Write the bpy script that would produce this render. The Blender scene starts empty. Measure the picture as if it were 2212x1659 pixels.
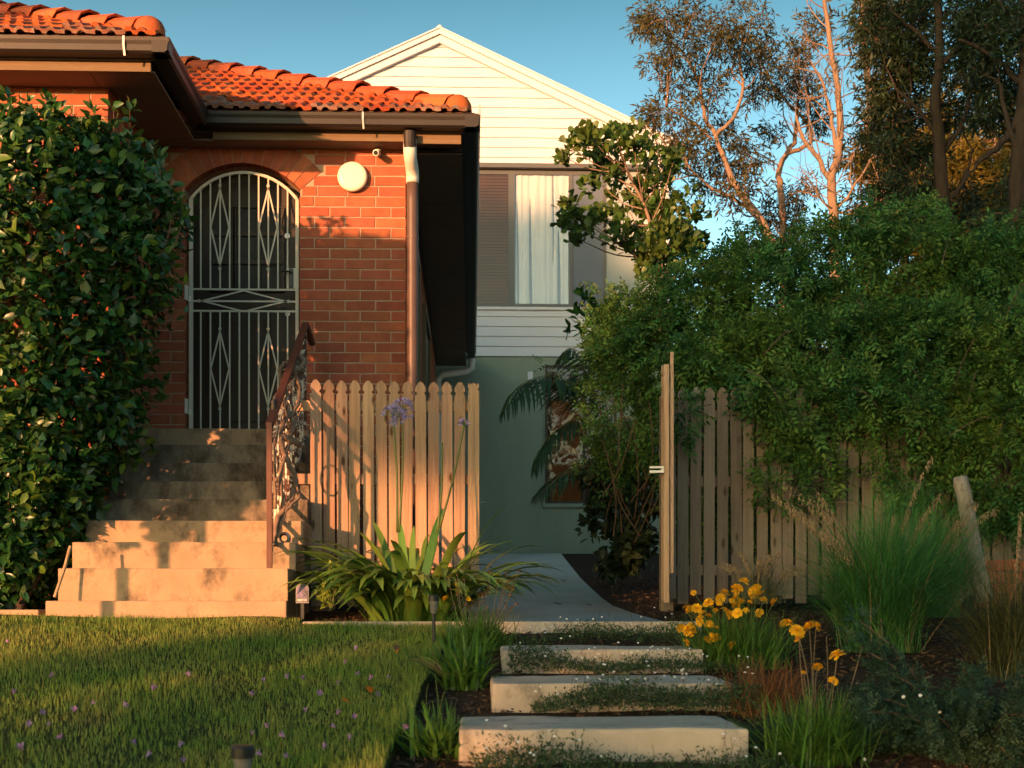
import bpy, math, random
import numpy as np
from mathutils import Vector, Matrix

R_ = math.radians
SC = bpy.context.scene
COL = SC.collection
rng = np.random.default_rng(7)
rnd = random.Random(11)

# ------------------------------------------------------------------ camera, sky, sun, exposure
TH = 0.0314                     # the camera looks slightly to the right of the houses' depth axis (+Y)
FPX, CX, HY = 2800.0, 1106.0, 1315.0
cam_d = bpy.data.cameras.new('camera')
cam = bpy.data.objects.new('camera', cam_d)
COL.objects.link(cam)
cam.location = (0, 0, 0)
cam.rotation_euler = (R_(90), 0, -TH)
cam_d.sensor_width = 36
cam_d.lens = FPX / 2212 * 36
cam_d.shift_y = (HY - 829.5) / 2212
cam_d.clip_start = 0.05
cam_d.clip_end = 2000
cam_d.dof.use_dof = True
cam_d.dof.focus_distance = 10.3
cam_d.dof.aperture_fstop = 4.5
SC.camera = cam

SUN_EL, SUN_AZ = 5.6, 34.0      # light travels towards +Y, drifting to +X by SUN_AZ
world = bpy.data.worlds.new('World')
SC.world = world
world.use_nodes = True
wn = world.node_tree
sky = wn.nodes.new('ShaderNodeTexSky')
sky.sky_type = 'NISHITA'
sky.sun_disc = False
sky.sun_elevation = R_(SUN_EL)
sky.sun_rotation = R_(180 + SUN_AZ)
sky.air_density = 1.0
sky.dust_density = 2.0
sky.ozone_density = 2.6
bg = wn.nodes['Background']
bg.inputs['Strength'].default_value = 0.195
# the evening sky deepens towards the zenith, the same all the way round
tcw = wn.nodes.new('ShaderNodeTexCoord'); sxyz = wn.nodes.new('ShaderNodeSeparateXYZ')
wn.links.new(tcw.outputs['Generated'], sxyz.inputs[0])
mr = wn.nodes.new('ShaderNodeMapRange'); mr.inputs[1].default_value = 0.22; mr.inputs[2].default_value = 0.44
mr.inputs[3].default_value = 0.0; mr.inputs[4].default_value = 1.0
wn.links.new(sxyz.outputs[2], mr.inputs[0])
mulw = wn.nodes.new('ShaderNodeMix'); mulw.data_type = 'RGBA'; mulw.blend_type = 'MULTIPLY'; mulw.inputs[0].default_value = 1.0
tint = wn.nodes.new('ShaderNodeMix'); tint.data_type = 'RGBA'
tint.inputs[6].default_value = (1.12, 1.10, 0.86, 1); tint.inputs[7].default_value = (0.29, 0.41, 0.325, 1)
wn.links.new(mr.outputs[0], tint.inputs[0])
wn.links.new(sky.outputs[0], mulw.inputs[6]); wn.links.new(tint.outputs[2], mulw.inputs[7])
wn.links.new(mulw.outputs[2], bg.inputs[0])

sun_d = bpy.data.lights.new('sun', 'SUN')
sun_d.energy = 3.0
sun_d.angle = R_(0.6)
sun_d.color = (1.0, 0.43, 0.18)
sun = bpy.data.objects.new('sun', sun_d)
COL.objects.link(sun)
ldir = Vector((math.sin(R_(SUN_AZ)) * math.cos(R_(SUN_EL)), math.cos(R_(SUN_AZ)) * math.cos(R_(SUN_EL)), -math.sin(R_(SUN_EL))))
sun.rotation_euler = ldir.to_track_quat('-Z', 'Y').to_euler()
sun.location = (-8, -8, 6)

SC.view_settings.view_transform = 'Standard'
SC.view_settings.look = 'None'
SC.view_settings.exposure = 1.9
SC.view_settings.gamma = 1.0
SC.view_settings.use_curve_mapping = False
SC.cycles.max_bounces = 8
SC.cycles.transparent_max_bounces = 16
try:
    SC.cycles.use_denoising = True
except Exception:
    pass

# ------------------------------------------------------------------ measuring helpers
def X(px, Y):
    """world x of picture column px on the vertical plane at depth Y"""
    return Y * math.tan(TH + math.atan((px - CX) / FPX))

def at(px, py, Y):
    x = X(px, Y)
    d = x * math.sin(TH) + Y * math.cos(TH)
    return Vector((x, Y, (HY - py) / FPX * d))

def zg(y):
    """height of the ground at depth y (the garden climbs to the rear house)"""
    if y <= 3: return -0.82
    if y <= 8.3: return -0.82 + (y - 3) * 0.135
    if y <= 20: return -0.1045 + (y - 8.3) * 0.0816
    return 0.85

def zlawn(y, x=-2.0):
    t = min(1, max(0, (x + 1.35) / .35))
    return -0.05 - 0.125 * (8.2 - y) - .034 * t * t * (3 - 2 * t)

# ------------------------------------------------------------------ materials
MATS = {}
def mat(name, c1, c2=None, scale=6.0, stretch=(1, 1, 1), rough=0.75, bump=0.0, bscale=60.0, bstretch=None, rand=0.0, how='object',
        spec=0.3, trans=0.0, c3=None, c3scale=2.0, c3lo=0.55, c3hi=0.7, metal=0.0, detail=6.0, knots=None, huev=0.0):
    if name in MATS: return MATS[name]
    m = bpy.data.materials.new(name)
    m.use_nodes = True
    nt = m.node_tree
    N, Lk = nt.nodes, nt.links
    b = N['Principled BSDF']
    b.inputs['Roughness'].default_value = rough
    b.inputs['Metallic'].default_value = metal
    b.inputs['Specular IOR Level'].default_value = spec
    tc = N.new('ShaderNodeTexCoord')
    oi = N.new('ShaderNodeObjectInfo')
    off = N.new('ShaderNodeVectorMath'); off.operation = 'MULTIPLY_ADD'
    comb = N.new('ShaderNodeCombineXYZ')
    for i in range(3): Lk.new(oi.outputs['Random'], comb.inputs[i])
    off.inputs[1].default_value = (37.0, 53.0, 71.0)
    Lk.new(comb.outputs[0], off.inputs[0])
    Lk.new(tc.outputs['Object'], off.inputs[2])
    def noise(sc, st, det=detail, rgh=0.6):
        mp = N.new('ShaderNodeMapping'); mp.inputs['Scale'].default_value = st
        Lk.new(off.outputs[0], mp.inputs[0])
        n = N.new('ShaderNodeTexNoise'); n.inputs['Scale'].default_value = sc
        n.inputs['Detail'].default_value = det; n.inputs['Roughness'].default_value = rgh
        Lk.new(mp.outputs[0], n.inputs['Vector'])
        return n
    def ramp(fac, lo, hi):
        r = N.new('ShaderNodeMapRange'); r.inputs[1].default_value = lo; r.inputs[2].default_value = hi
        Lk.new(fac, r.inputs[0]); return r.outputs[0]
    def mix(fac, a, bcol):
        x = N.new('ShaderNodeMix'); x.data_type = 'RGBA'
        if hasattr(fac, 'is_output'): Lk.new(fac, x.inputs[0])
        else: x.inputs[0].default_value = fac
        for s, v in ((x.inputs[6], a), (x.inputs[7], bcol)):
            if hasattr(v, 'is_output'): Lk.new(v, s)
            else: s.default_value = (*v, 1)
        return x.outputs[2]
    col = None
    if c2 is not None:
        n = noise(scale, stretch)
        col = mix(ramp(n.outputs[0], 0.3, 0.7), c1, c2)
    if c3 is not None:
        n3 = noise(c3scale, (1, 1, .7), 12.0, .74)
        col = mix(ramp(n3.outputs[0], c3lo, c3hi), col if col is not None else c1, c3)
    if knots is not None:
        mp = N.new('ShaderNodeMapping'); mp.inputs['Scale'].default_value = (9, 9, 3.2)
        Lk.new(off.outputs[0], mp.inputs[0])
        vo = N.new('ShaderNodeTexVoronoi'); vo.inputs['Scale'].default_value = 1.0
        Lk.new(mp.outputs[0], vo.inputs['Vector'])
        col = mix(ramp(vo.outputs['Distance'], 0.16, 0.07), col if col is not None else c1, knots)
    if rand or huev:
        hs = N.new('ShaderNodeHueSaturation')
        if how == 'island':
            ge = N.new('ShaderNodeNewGeometry'); rs = ge.outputs['Random Per Island']
        else:
            rs = oi.outputs['Random']
        r = N.new('ShaderNodeMapRange'); r.inputs[3].default_value = 1 - rand; r.inputs[4].default_value = 1 + rand
        Lk.new(rs, r.inputs[0]); Lk.new(r.outputs[0], hs.inputs['Value'])
        if huev:
            w = N.new('ShaderNodeMath'); w.operation = 'MULTIPLY'; w.inputs[1].default_value = 7.31
            f = N.new('ShaderNodeMath'); f.operation = 'FRACT'
            Lk.new(rs, w.inputs[0]); Lk.new(w.outputs[0], f.inputs[0])
            r2 = N.new('ShaderNodeMapRange'); r2.inputs[3].default_value = 0.5 - huev; r2.inputs[4].default_value = 0.5 + huev
            Lk.new(f.outputs[0], r2.inputs[0]); Lk.new(r2.outputs[0], hs.inputs['Hue'])
        if col is None: hs.inputs['Color'].default_value = (*c1, 1)
        else: Lk.new(col, hs.inputs['Color'])
        col = hs.outputs[0]
    if col is None: b.inputs['Base Color'].default_value = (*c1, 1)
    else: Lk.new(col, b.inputs['Base Color'])
    if bump:
        nb = noise(bscale, bstretch or stretch, 4.0)
        bp = N.new('ShaderNodeBump'); bp.inputs['Strength'].default_value = bump; bp.inputs['Distance'].default_value = 0.01
        Lk.new(nb.outputs[0], bp.inputs['Height']); Lk.new(bp.outputs[0], b.inputs['Normal'])
    if trans:
        t = N.new('ShaderNodeBsdfTranslucent')
        if col is None: t.inputs[0].default_value = (*c1, 1)
        else: Lk.new(col, t.inputs[0])
        ms = N.new('ShaderNodeMixShader'); ms.inputs[0].default_value = trans
        Lk.new(b.outputs[0], ms.inputs[1]); Lk.new(t.outputs[0], ms.inputs[2])
        Lk.new(ms.outputs[0], N['Material Output'].inputs[0])
    MATS[name] = m
    return m

def glass_mat(name, tint, facing=0.12, rough=0.0, wob=0.0):
    m = bpy.data.materials.new(name); m.use_nodes = True
    N, Lk = m.node_tree.nodes, m.node_tree.links
    N.remove(N['Principled BSDF'])
    tr = N.new('ShaderNodeBsdfTransparent'); tr.inputs[0].default_value = (*tint, 1)
    gl = N.new('ShaderNodeBsdfGlossy'); gl.inputs['Roughness'].default_value = rough; gl.inputs[0].default_value = (1, 1, 1, 1)
    lw = N.new('ShaderNodeFresnel'); lw.inputs[0].default_value = 1.5
    ad = N.new('ShaderNodeMath'); ad.operation = 'ADD'; ad.inputs[1].default_value = facing; ad.use_clamp = True
    mx = N.new('ShaderNodeMixShader')
    Lk.new(lw.outputs[0], ad.inputs[0]); Lk.new(ad.outputs[0], mx.inputs[0])
    Lk.new(tr.outputs[0], mx.inputs[1]); Lk.new(gl.outputs[0], mx.inputs[2])
    if wob:
        tc = N.new('ShaderNodeTexCoord'); no = N.new('ShaderNodeTexNoise'); no.inputs['Scale'].default_value = 3.5; no.inputs['Detail'].default_value = 1
        bp = N.new('ShaderNodeBump'); bp.inputs['Strength'].default_value = wob; bp.inputs['Distance'].default_value = 0.02
        Lk.new(tc.outputs['Object'], no.inputs['Vector']); Lk.new(no.outputs[0], bp.inputs['Height']); Lk.new(bp.outputs[0], gl.inputs['Normal'])
    Lk.new(mx.outputs[0], N['Material Output'].inputs[0])
    return m

# ------------------------------------------------------------------ object helpers
def put(o, parent=None, kind=None, label=None, cat=None, group=None):
    COL.objects.link(o)
    if parent is not None:
        o.parent = parent
        o.matrix_parent_inverse = WORLD[parent.name]
    if kind: o['kind'] = kind
    if label: o['label'] = label
    if cat: o['category'] = cat
    if group: o['group'] = group
    return o

WORLD = {}
def thing(name, label, cat, loc=(0, 0, 0), group=None):
    o = bpy.data.objects.new(name, None)
    o.location = loc
    put(o, None, None, label, cat, group)
    WORLD[o.name] = Matrix.Translation(-Vector(loc))
    return o

def obj(name, me, m, parent=None, loc=None, rot=None, scale=None, **k):
    o = bpy.data.objects.new(name, me)
    if m is not None and me is not None and not me.materials: me.materials.append(m)
    if loc is not None: o.location = loc
    if rot is not None: o.rotation_euler = rot
    if scale is not None: o.scale = (scale,) * 3 if isinstance(scale, (int, float)) else scale
    put(o, parent, **k)
    mw = Matrix.LocRotScale(o.location, o.rotation_euler, o.scale)
    WORLD[o.name] = mw.inverted()
    return o

def npmesh(name, V, faces, smooth=False):
    """faces: list of (m,k) int arrays"""
    me = bpy.data.meshes.new(name)
    V = np.ascontiguousarray(V, dtype=np.float32)
    me.vertices.add(len(V)); me.vertices.foreach_set('co', V.ravel())
    loops = np.concatenate([np.asarray(f, dtype=np.int32).ravel() for f in faces])
    counts = np.concatenate([np.full(len(f), np.asarray(f).shape[1], dtype=np.int32) for f in faces])
    starts = np.concatenate([[0], np.cumsum(counts)[:-1]]).astype(np.int32)
    me.loops.add(len(loops)); me.loops.foreach_set('vertex_index', loops)
    me.polygons.add(len(counts)); me.polygons.foreach_set('loop_start', starts)
    if smooth: me.polygons.foreach_set('use_smooth', np.ones(len(counts), dtype=bool))
    me.update(calc_edges=True)
    return me

def rough(me, seed, amp=.004, step=.16):
    """gives a cast or worn block uneven faces and edges"""
    import bmesh
    from mathutils import noise
    bm = bmesh.new(); bm.from_mesh(me)
    for _ in range(4):
        es = [e for e in bm.edges if e.calc_length() > step]
        if not es: break
        bmesh.ops.subdivide_edges(bm, edges=es, cuts=1, use_grid_fill=True)
    for v in bm.verts:
        p = v.co * 3 + Vector((seed * 7.1, 0, 0))
        v.co += (noise.noise_vector(p) + noise.noise_vector(v.co * 14 + Vector((seed, 3, 1))) * .5) * amp
    bm.to_mesh(me); bm.free(); me.update()
    return me

class MB:
    """collects shapes into one mesh"""
    def __init__(s): s.V, s.F = [], []
    def add(s, verts, faces):
        n = len(s.V); s.V += [tuple(v) for v in verts]; s.F += [tuple(i + n for i in f) for f in faces]; return s
    def box(s, x0, x1, y0, y1, z0, z1):
        return s.add([(x0, y0, z0), (x1, y0, z0), (x1, y1, z0), (x0, y1, z0), (x0, y0, z1), (x1, y0, z1), (x1, y1, z1), (x0, y1, z1)],
                     [(0, 3, 2, 1), (4, 5, 6, 7), (0, 1, 5, 4), (1, 2, 6, 5), (2, 3, 7, 6), (3, 0, 4, 7)])
    def bar(s, a, b, w, h=None, up=(0, 0, 1)):
        a, b = Vector(a), Vector(b); d = (b - a).normalized(); h = h or w
        u = Vector(up)
        if abs(d.dot(u)) > 0.95: u = Vector((0, 1, 0)) if abs(d.y) < 0.9 else Vector((1, 0, 0))
        sx = d.cross(u).normalized(); sy = sx.cross(d).normalized()
        vs = []
        for p in (a, b):
            for i, j in ((-1, -1), (1, -1), (1, 1), (-1, 1)): vs.append(p + sx * (i * w / 2) + sy * (j * h / 2))
        return s.add(vs, [(0, 1, 2, 3), (7, 6, 5, 4), (0, 4, 5, 1), (1, 5, 6, 2), (2, 6, 7, 3), (3, 7, 4, 0)])
    def prism(s, pts, y0, y1, axis='y'):
        """polygon in (x,z) (axis y), (y,z) (axis x) or (x,y) (axis z) pushed along the axis"""
        n = len(pts)
        def P(p, t):
            return (p[0], t, p[1]) if axis == 'y' else (t, p[0], p[1]) if axis == 'x' else (p[0], p[1], t)
        vs = [P(p, y0) for p in pts] + [P(p, y1) for p in pts]
        return s.add(vs, [tuple(range(n)), tuple(range(2 * n - 1, n - 1, -1))] + [(i, i + n, (i + 1) % n + n, (i + 1) % n) for i in range(n)])
    def tube(s, pts, rad, sides=6, cap=True):
        pts = [Vector(p) for p in pts]; n = len(pts)
        if not hasattr(rad, '__len__'): rad = [rad] * n
        vs = []; ref = None
        for i, p in enumerate(pts):
            d = (pts[min(i + 1, n - 1)] - pts[max(i - 1, 0)])
            d = d.normalized() if d.length > 1e-9 else Vector((0, 0, 1))
            if ref is None: ref = Vector((1, 0, 0)) if abs(d.x) < 0.8 else Vector((0, 1, 0))
            u = (ref - d * ref.dot(d))
            u = u.normalized() if u.length > 1e-6 else d.orthogonal().normalized()
            ref = u; w = d.cross(u)
            for k in range(sides):
                a = 2 * math.pi * k / sides
                vs.append(p + (u * math.cos(a) + w * math.sin(a)) * rad[i])
        fs = []
        for i in range(n - 1):
            for k in range(sides):
                k2 = (k + 1) % sides
                fs.append((i * sides + k, i * sides + k2, (i + 1) * sides + k2, (i + 1) * sides + k))
        if cap: fs += [tuple(range(sides - 1, -1, -1)), tuple((n - 1) * sides + k for k in range(sides))]
        return s.add(vs, fs)
    def lathe(s, prof, c, sides=16, axis='z'):
        vs = []; c = Vector(c)
        for r, h in prof:
            for k in range(sides):
                a = 2 * math.pi * k / sides
                p = (r * math.cos(a), r * math.sin(a), h) if axis == 'z' else (r * math.cos(a), h, r * math.sin(a))
                vs.append(c + Vector(p))
        fs = []
        for i in range(len(prof) - 1):
            for k in range(sides):
                k2 = (k + 1) % sides
                q = (i * sides + k, i * sides + k2, (i + 1) * sides + k2, (i + 1) * sides + k)
                fs.append(q if axis == 'z' else q[::-1])
        return s.add(vs, fs)
    def mesh(s, name, smooth=False, bevel=0.0):
        me = bpy.data.meshes.new(name)
        me.from_pydata(s.V, [], s.F)
        if bevel:
            import bmesh
            bm = bmesh.new(); bm.from_mesh(me)
            bmesh.ops.recalc_face_normals(bm, faces=bm.faces[:])
            bmesh.ops.bevel(bm, geom=[e for e in bm.edges if len(e.link_faces) == 2 and e.calc_face_angle() > 0.5], offset=bevel, segments=2, affect='EDGES', profile=0.6)
            bm.to_mesh(me); bm.free()
        if smooth: me.polygons.foreach_set('use_smooth', [True] * len(me.polygons))
        me.update()
        return me
    def build(s, name, m, parent=None, smooth=False, bevel=0.0, **k):
        return obj(name, s.mesh(name, smooth, bevel), m, parent, **k)

def copies(src, name, spots, m, parent, kind=None):
    """many objects sharing one mesh: spots = (loc, rot, scale)"""
    for loc, rot, scl in spots:
        obj(name, src, m, parent, loc, rot, scl)

# ---- leaves
LEAF = np.array([(0, 0, 0), (.3, .26, .07), (.3, 0, 0), (.3, -.26, .07), (.7, .2, .03), (.7, 0, -.04), (.7, -.2, .03), (1, 0, -.13)], dtype=np.float32)
LEAF_T = np.array([(0, 2, 1), (0, 3, 2), (4, 5, 7), (5, 6, 7)]); LEAF_Q = np.array([(1, 2, 5, 4), (2, 3, 6, 5)])
ROUND = np.array([(0, 0, 0), (.35, .2, .03), (.35, 0, 0), (.35, -.2, .03), (.8, .33, .04), (.8, 0, -.03), (.8, -.33, .04), (1, 0, -.06)], dtype=np.float32)
RHOMB = np.array([(0, 0, 0), (.45, .17, .04), (1, 0, -.06), (.45, -.17, .04)], dtype=np.float32)
LANCE = np.array([(0, 0, 0), (.4, .085, .02), (1, 0, -.12), (.4, -.085, .02)], dtype=np.float32)
RH_T = np.array([(0, 2, 1), (0, 3, 2)])
def sprig(n=7, L=1.0, leaf=.34, w=.15):
    V, T = [], []
    for i in range(n):
        t = 0.15 + 0.85 * (i // 2) / max(1, (n - 1) // 2)
        if i == n - 1: base, a = np.array((L * .8, 0, -.1)), 0.0
        else: base, a = np.array((L * t * .75, 0, -.12 * t * t)), (0.95 if i % 2 else -0.95)
        ca, sa = math.cos(a), math.sin(a)
        k = len(V)
        for x, y, z in ((0, 0, 0), (.45, w / leaf * .5, .05), (1, 0, -.12), (.45, -w / leaf * .5, .05)):
            x, y, z = x * leaf, y * leaf, z * leaf
            V.append(base + np.array((x * ca - y * sa, x * sa + y * ca, z)))
        T += [(k, k + 2, k + 1), (k, k + 3, k + 2)]
    return np.array(V, dtype=np.float32), np.array(T)
SPRIG_V, SPRIG_T = sprig()
GUM = []
def gum_sprig():
    V, T = [], []
    rr = random.Random(3)
    for i in range(6):
        base = np.array((.16 * i, 0, -.02 * i)); k = len(V)
        D = Vector((rr.uniform(.2, 1), rr.choice((-1, 1)) * rr.uniform(.3, 1), rr.uniform(-.9, .35))).normalized()
        S = D.cross(Vector((rr.uniform(-1, 1), rr.uniform(-1, 1), 1))).normalized()
        Lf = rr.uniform(.5, .75)
        for t, w in ((0, 0), (.4, .11), (1, 0), (.4, -.11)):
            V.append(base + np.array(D * (t * Lf) + S * (w * Lf)))
        T += [(k, k + 2, k + 1), (k, k + 3, k + 2)]
    return np.array(V, dtype=np.float32), np.array(T)
GUM_V, GUM_T = gum_sprig()

def unit(a):
    return a / np.maximum(np.linalg.norm(a, axis=1, keepdims=True), 1e-9)

def leaf_mesh(name, P, D, Nn, S, tv=RHOMB, tfaces=(RH_T,)):
    P, D, Nn, S = (np.asarray(a, dtype=np.float32) for a in (P, D, Nn, S))
    Xa = unit(D); Z = Nn - Xa * np.sum(Nn * Xa, axis=1, keepdims=True); Z = unit(Z); Y = np.cross(Z, Xa)
    V = P[:, None, :] + S[:, None, None] * (tv[None, :, 0:1] * Xa[:, None, :] + tv[None, :, 1:2] * Y[:, None, :] + tv[None, :, 2:3] * Z[:, None, :])
    n, k = len(P), len(tv)
    offs = (np.arange(n) * k)[:, None, None]
    faces = [(np.asarray(f)[None] + offs).reshape(-1, np.asarray(f).shape[1]) for f in tfaces]
    return npmesh(name, V.reshape(-1, 3), faces)

def rdir(n): return unit(rng.normal(size=(n, 3)))

def blades(name, base, az, h, lean, width, segs=4, droop=1.0, f0=0.25):
    """grass blades: arrays base(n,3), azimuth, length, lean (0 upright..1.5 flat), width"""
    n = len(base)
    t = np.linspace(0, 1, segs + 1)[None, :]
    ang = lean[:, None] * (f0 + (1 - f0) * t ** droop)             # angle from vertical along the blade
    ds = h[:, None] / segs
    r = np.concatenate([np.zeros((n, 1)), np.cumsum(np.sin(ang[:, :-1]) * ds, axis=1)], axis=1)
    z = np.concatenate([np.zeros((n, 1)), np.cumsum(np.cos(ang[:, :-1]) * ds, axis=1)], axis=1)
    ca, sa = np.cos(az)[:, None], np.sin(az)[:, None]
    cx, cy, cz = base[:, 0:1] + r * ca, base[:, 1:2] + r * sa, base[:, 2:3] + z
    fa = az[:, None] + np.pi / 2 + rng.normal(0, .5, (n, 1))
    w = width[:, None] * (1 - t ** 2.5) * 0.5 + 0.0003
    Lf = np.stack([cx + np.cos(fa) * w, cy + np.sin(fa) * w, cz], axis=2)
    Rt = np.stack([cx - np.cos(fa) * w, cy - np.sin(fa) * w, cz], axis=2)
    V = np.stack([Lf, Rt], axis=2).reshape(n, -1, 3)
    k = 2 * (segs + 1)
    q = np.array([(2 * i, 2 * i + 1, 2 * i + 3, 2 * i + 2) for i in range(segs)])
    F = (q[None] + (np.arange(n) * k)[:, None, None]).reshape(-1, 4)
    return npmesh(name, V.reshape(-1, 3), [F])
# ------------------------------------------------------------------ palette
m_ground = mat('soil', (.030, .020, .014), (.055, .036, .024), scale=9, rough=.95, bump=.6, bscale=40, spec=.1)
m_mulch = mat('mulch', (.055, .035, .023), (.105, .068, .044), scale=3, rough=.9, spec=.1, rand=.6, how='island')
m_turf = mat('turf', (.035, .045, .012), (.06, .06, .02), scale=20, rough=.95, spec=.1)
m_asphalt = mat('asphalt', (.05, .05, .05), (.06, .058, .055), scale=40, rough=.9)
m_path = mat('path_concrete', (.32, .32, .31), (.46, .455, .44), scale=1.4, rough=.8, bump=.25, bscale=90, bstretch=(1, .15, 1), c3=(.2, .2, .195), c3scale=3, c3lo=.6, c3hi=.8)
m_conc = mat('step_concrete', (.36, .255, .165), (.27, .19, .125), scale=3.2, rough=.85, bump=.35, bscale=45, c3=(.085, .066, .05), c3scale=4.2, c3lo=.50, c3hi=.68, spec=.15)
m_conc_grimy_shade = mat('grimy_shaded_concrete', (.30, .24, .18), (.20, .16, .12), scale=3.2, rough=.9, bump=.35, bscale=45, c3=(.075, .058, .044), c3scale=3.6, c3lo=.40, c3hi=.60, spec=.1)  # grime, plus a darker base that deepens the shade on the upper steps
m_conc2 = mat('plinth_concrete', (.35, .25, .165), (.26, .185, .125), scale=4, rough=.85, bump=.35, bscale=45, c3=(.14, .11, .085), c3scale=5, c3lo=.58, c3hi=.75, spec=.15)
m_slab = mat('slab_concrete', (.50, .41, .34), (.37, .305, .25), scale=3, rough=.85, bump=.35, bscale=60, c3=(.15, .125, .10), c3scale=4.5, c3lo=.54, c3hi=.72, spec=.15)
m_brick = mat('brick_clay', (.36, .112, .060), (.26, .080, .046), scale=9, rough=.9, bump=.5, bscale=120, rand=.16, spec=.12, c3=(.17, .07, .05), c3scale=22, c3lo=.66, c3hi=.74, huev=.006)
m_mortar = mat('mortar', (.42, .30, .22), (.34, .24, .18), scale=14, rough=.95, bump=.4, bscale=90, spec=.1)
m_tile = mat('terracotta', (.46, .105, .032), (.35, .08, .028), scale=5, rough=.8, bump=.4, bscale=60, rand=.32, spec=.2, c3=(.20, .10, .07), c3scale=7, c3lo=.52, c3hi=.68, huev=.008)
m_tile_dirty = mat('terracotta_weathered', (.30, .10, .055), (.22, .105, .075), scale=9, rough=.9, bump=.5, bscale=60, rand=.2, spec=.15, c3=(.25, .20, .17), c3scale=14, c3lo=.48, c3hi=.62)
m_dark = mat('dark_brown_paint', (.018, .013, .0105), (.025, .018, .014), scale=5, rough=.5, spec=.4, bump=.06, bscale=20)
m_board = mat('brown_timber_paint', (.17, .11, .06), (.13, .085, .045), scale=3, stretch=(.6, 6, 20), rough=.65, bump=.15, bscale=20, c3=(.22, .15, .09), c3scale=5, c3lo=.62, c3hi=.75)
m_soffit = mat('soffit_brown', (.20, .15, .115), (.17, .125, .095), scale=2, rough=.7)
m_pipe = mat('pipe_brown', (.085, .052, .042), (.11, .068, .055), scale=4, rough=.45, spec=.4)
m_pvc = mat('white_pvc', (.68, .66, .62), (.6, .57, .52), scale=6, rough=.35, spec=.5)
m_white = mat('white_paint', (.58, .585, .65), (.54, .545, .61), scale=2.5, rough=.5, bump=.03, bscale=30, spec=.35)
m_render = mat('green_render', (.27, .32, .26), (.215, .26, .21), scale=1.1, stretch=(1.6, 1, .5), rough=.85, bump=1.0, bscale=26, bstretch=(1, 1, 1.6), spec=.2, c3=(.16, .18, .145), c3scale=1.1, c3lo=.56, c3hi=.74)
m_grey = mat('charcoal_frame', (.085, .09, .10), (.075, .08, .09), scale=3, rough=.4, spec=.4)
m_panel = mat('slate_grey_panel', (.10, .125, .18), (.09, .115, .165), scale=1.5, rough=.45, spec=.35)
m_pale = mat('pale_grey_render', (.27, .33, .36), (.24, .30, .33), scale=3, rough=.8)
m_curtain = mat('curtain_cloth', (.74, .74, .76), (.68, .68, .70), scale=3, rough=.9, spec=.1, trans=.25)
m_blind = mat('blind_slats', (.24, .155, .115), (.20, .13, .10), scale=3, rough=.5, rand=.08, how='island')
m_iron = mat('cream_iron', (.56, .52, .44), (.50, .46, .385), scale=14, rough=.5, spec=.35, c3=(.22, .10, .05), c3scale=16, c3lo=.68, c3hi=.76)
m_door = mat('dark_timber_door', (.022, .014, .010), (.032, .020, .013), scale=4, stretch=(5, 5, .6), rough=.45)
m_leadglass = mat('patterned_glass', (.022, .024, .022), (.008, .009, .008), scale=38, rough=.35, spec=.25, bump=.5, bscale=60)
m_black = mat('black_plastic', (.012, .012, .012), rough=.4, spec=.4)
m_pine = mat('treated_pine', (.42, .28, .185), (.25, .155, .10), scale=2.0, stretch=(26, 26, .8), rough=.8, bump=.4, bscale=3, bstretch=(60, 60, 1.2), rand=.2, spec=.15, knots=(.10, .055, .03), huev=.012, c3=(.33, .255, .18), c3scale=2, c3lo=.5, c3hi=.7)
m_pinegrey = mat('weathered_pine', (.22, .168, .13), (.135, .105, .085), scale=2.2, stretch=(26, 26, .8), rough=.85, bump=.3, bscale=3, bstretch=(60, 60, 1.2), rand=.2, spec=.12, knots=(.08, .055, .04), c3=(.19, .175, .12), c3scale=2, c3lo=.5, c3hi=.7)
m_rail = mat('rust_brown_rail', (.105, .035, .022), (.075, .027, .018), scale=12, rough=.55, spec=.35, c3=(.45, .40, .34), c3scale=30, c3lo=.72, c3hi=.75)
m_peel = mat('peeling_paint', (.085, .032, .022), (.06, .024, .018), scale=12, rough=.7, c3=(.62, .58, .50), c3scale=14, c3lo=.49, c3hi=.53, stretch=(1, 1, .4))
m_vinewood = mat('dry_vine_bark', (.25, .17, .12), (.14, .09, .065), scale=14, rough=.9, bump=.5, bscale=40)
m_lamp = mat('opal_lamp', (.80, .74, .60), (.76, .70, .56), scale=3, rough=.35, spec=.4)
m_steel = mat('galvanised_steel', (.42, .42, .43), (.36, .36, .37), scale=8, rough=.45, metal=.7)

# ------------------------------------------------------------------ ground, lawn, path, street
ys = [-160, -60, -25, -12, -6, -2, 0, 1.5, 3] + list(np.linspace(3.4, 8.3, 24)) + [9, 10, 11, 12, 14, 16, 18, 20, 26, 40, 80, 160, 400]
xs = [-300, -120, -50, -22, -11, -6] + list(np.linspace(-5, 5, 41)) + [6, 9, 14, 25, 60, 130, 300]
V = []
for y in ys:
    for x in xs:
        n = 0.012 * math.sin(x * 5.1 + y * 2.3) * math.sin(y * 4.4 - x) if 3 < y < 8.3 else 0
        V.append((x, y, zg(y) + n))
nx = len(xs)
F = [(j * nx + i, j * nx + i + 1, (j + 1) * nx + i + 1, (j + 1) * nx + i) for j in range(len(ys) - 1) for i in range(nx - 1)]
obj('ground', npmesh('ground', np.array(V), [np.array(F)]), m_ground, kind='structure')
street = MB().box(-200, 200, -9.0, -2.6, -.9, -.80)
street.build('road', m_asphalt, kind='structure')
MB().box(-200, 200, -2.6, -2.4, -.9, -.70).build('kerb', m_slab, kind='structure', bevel=.02)

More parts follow.
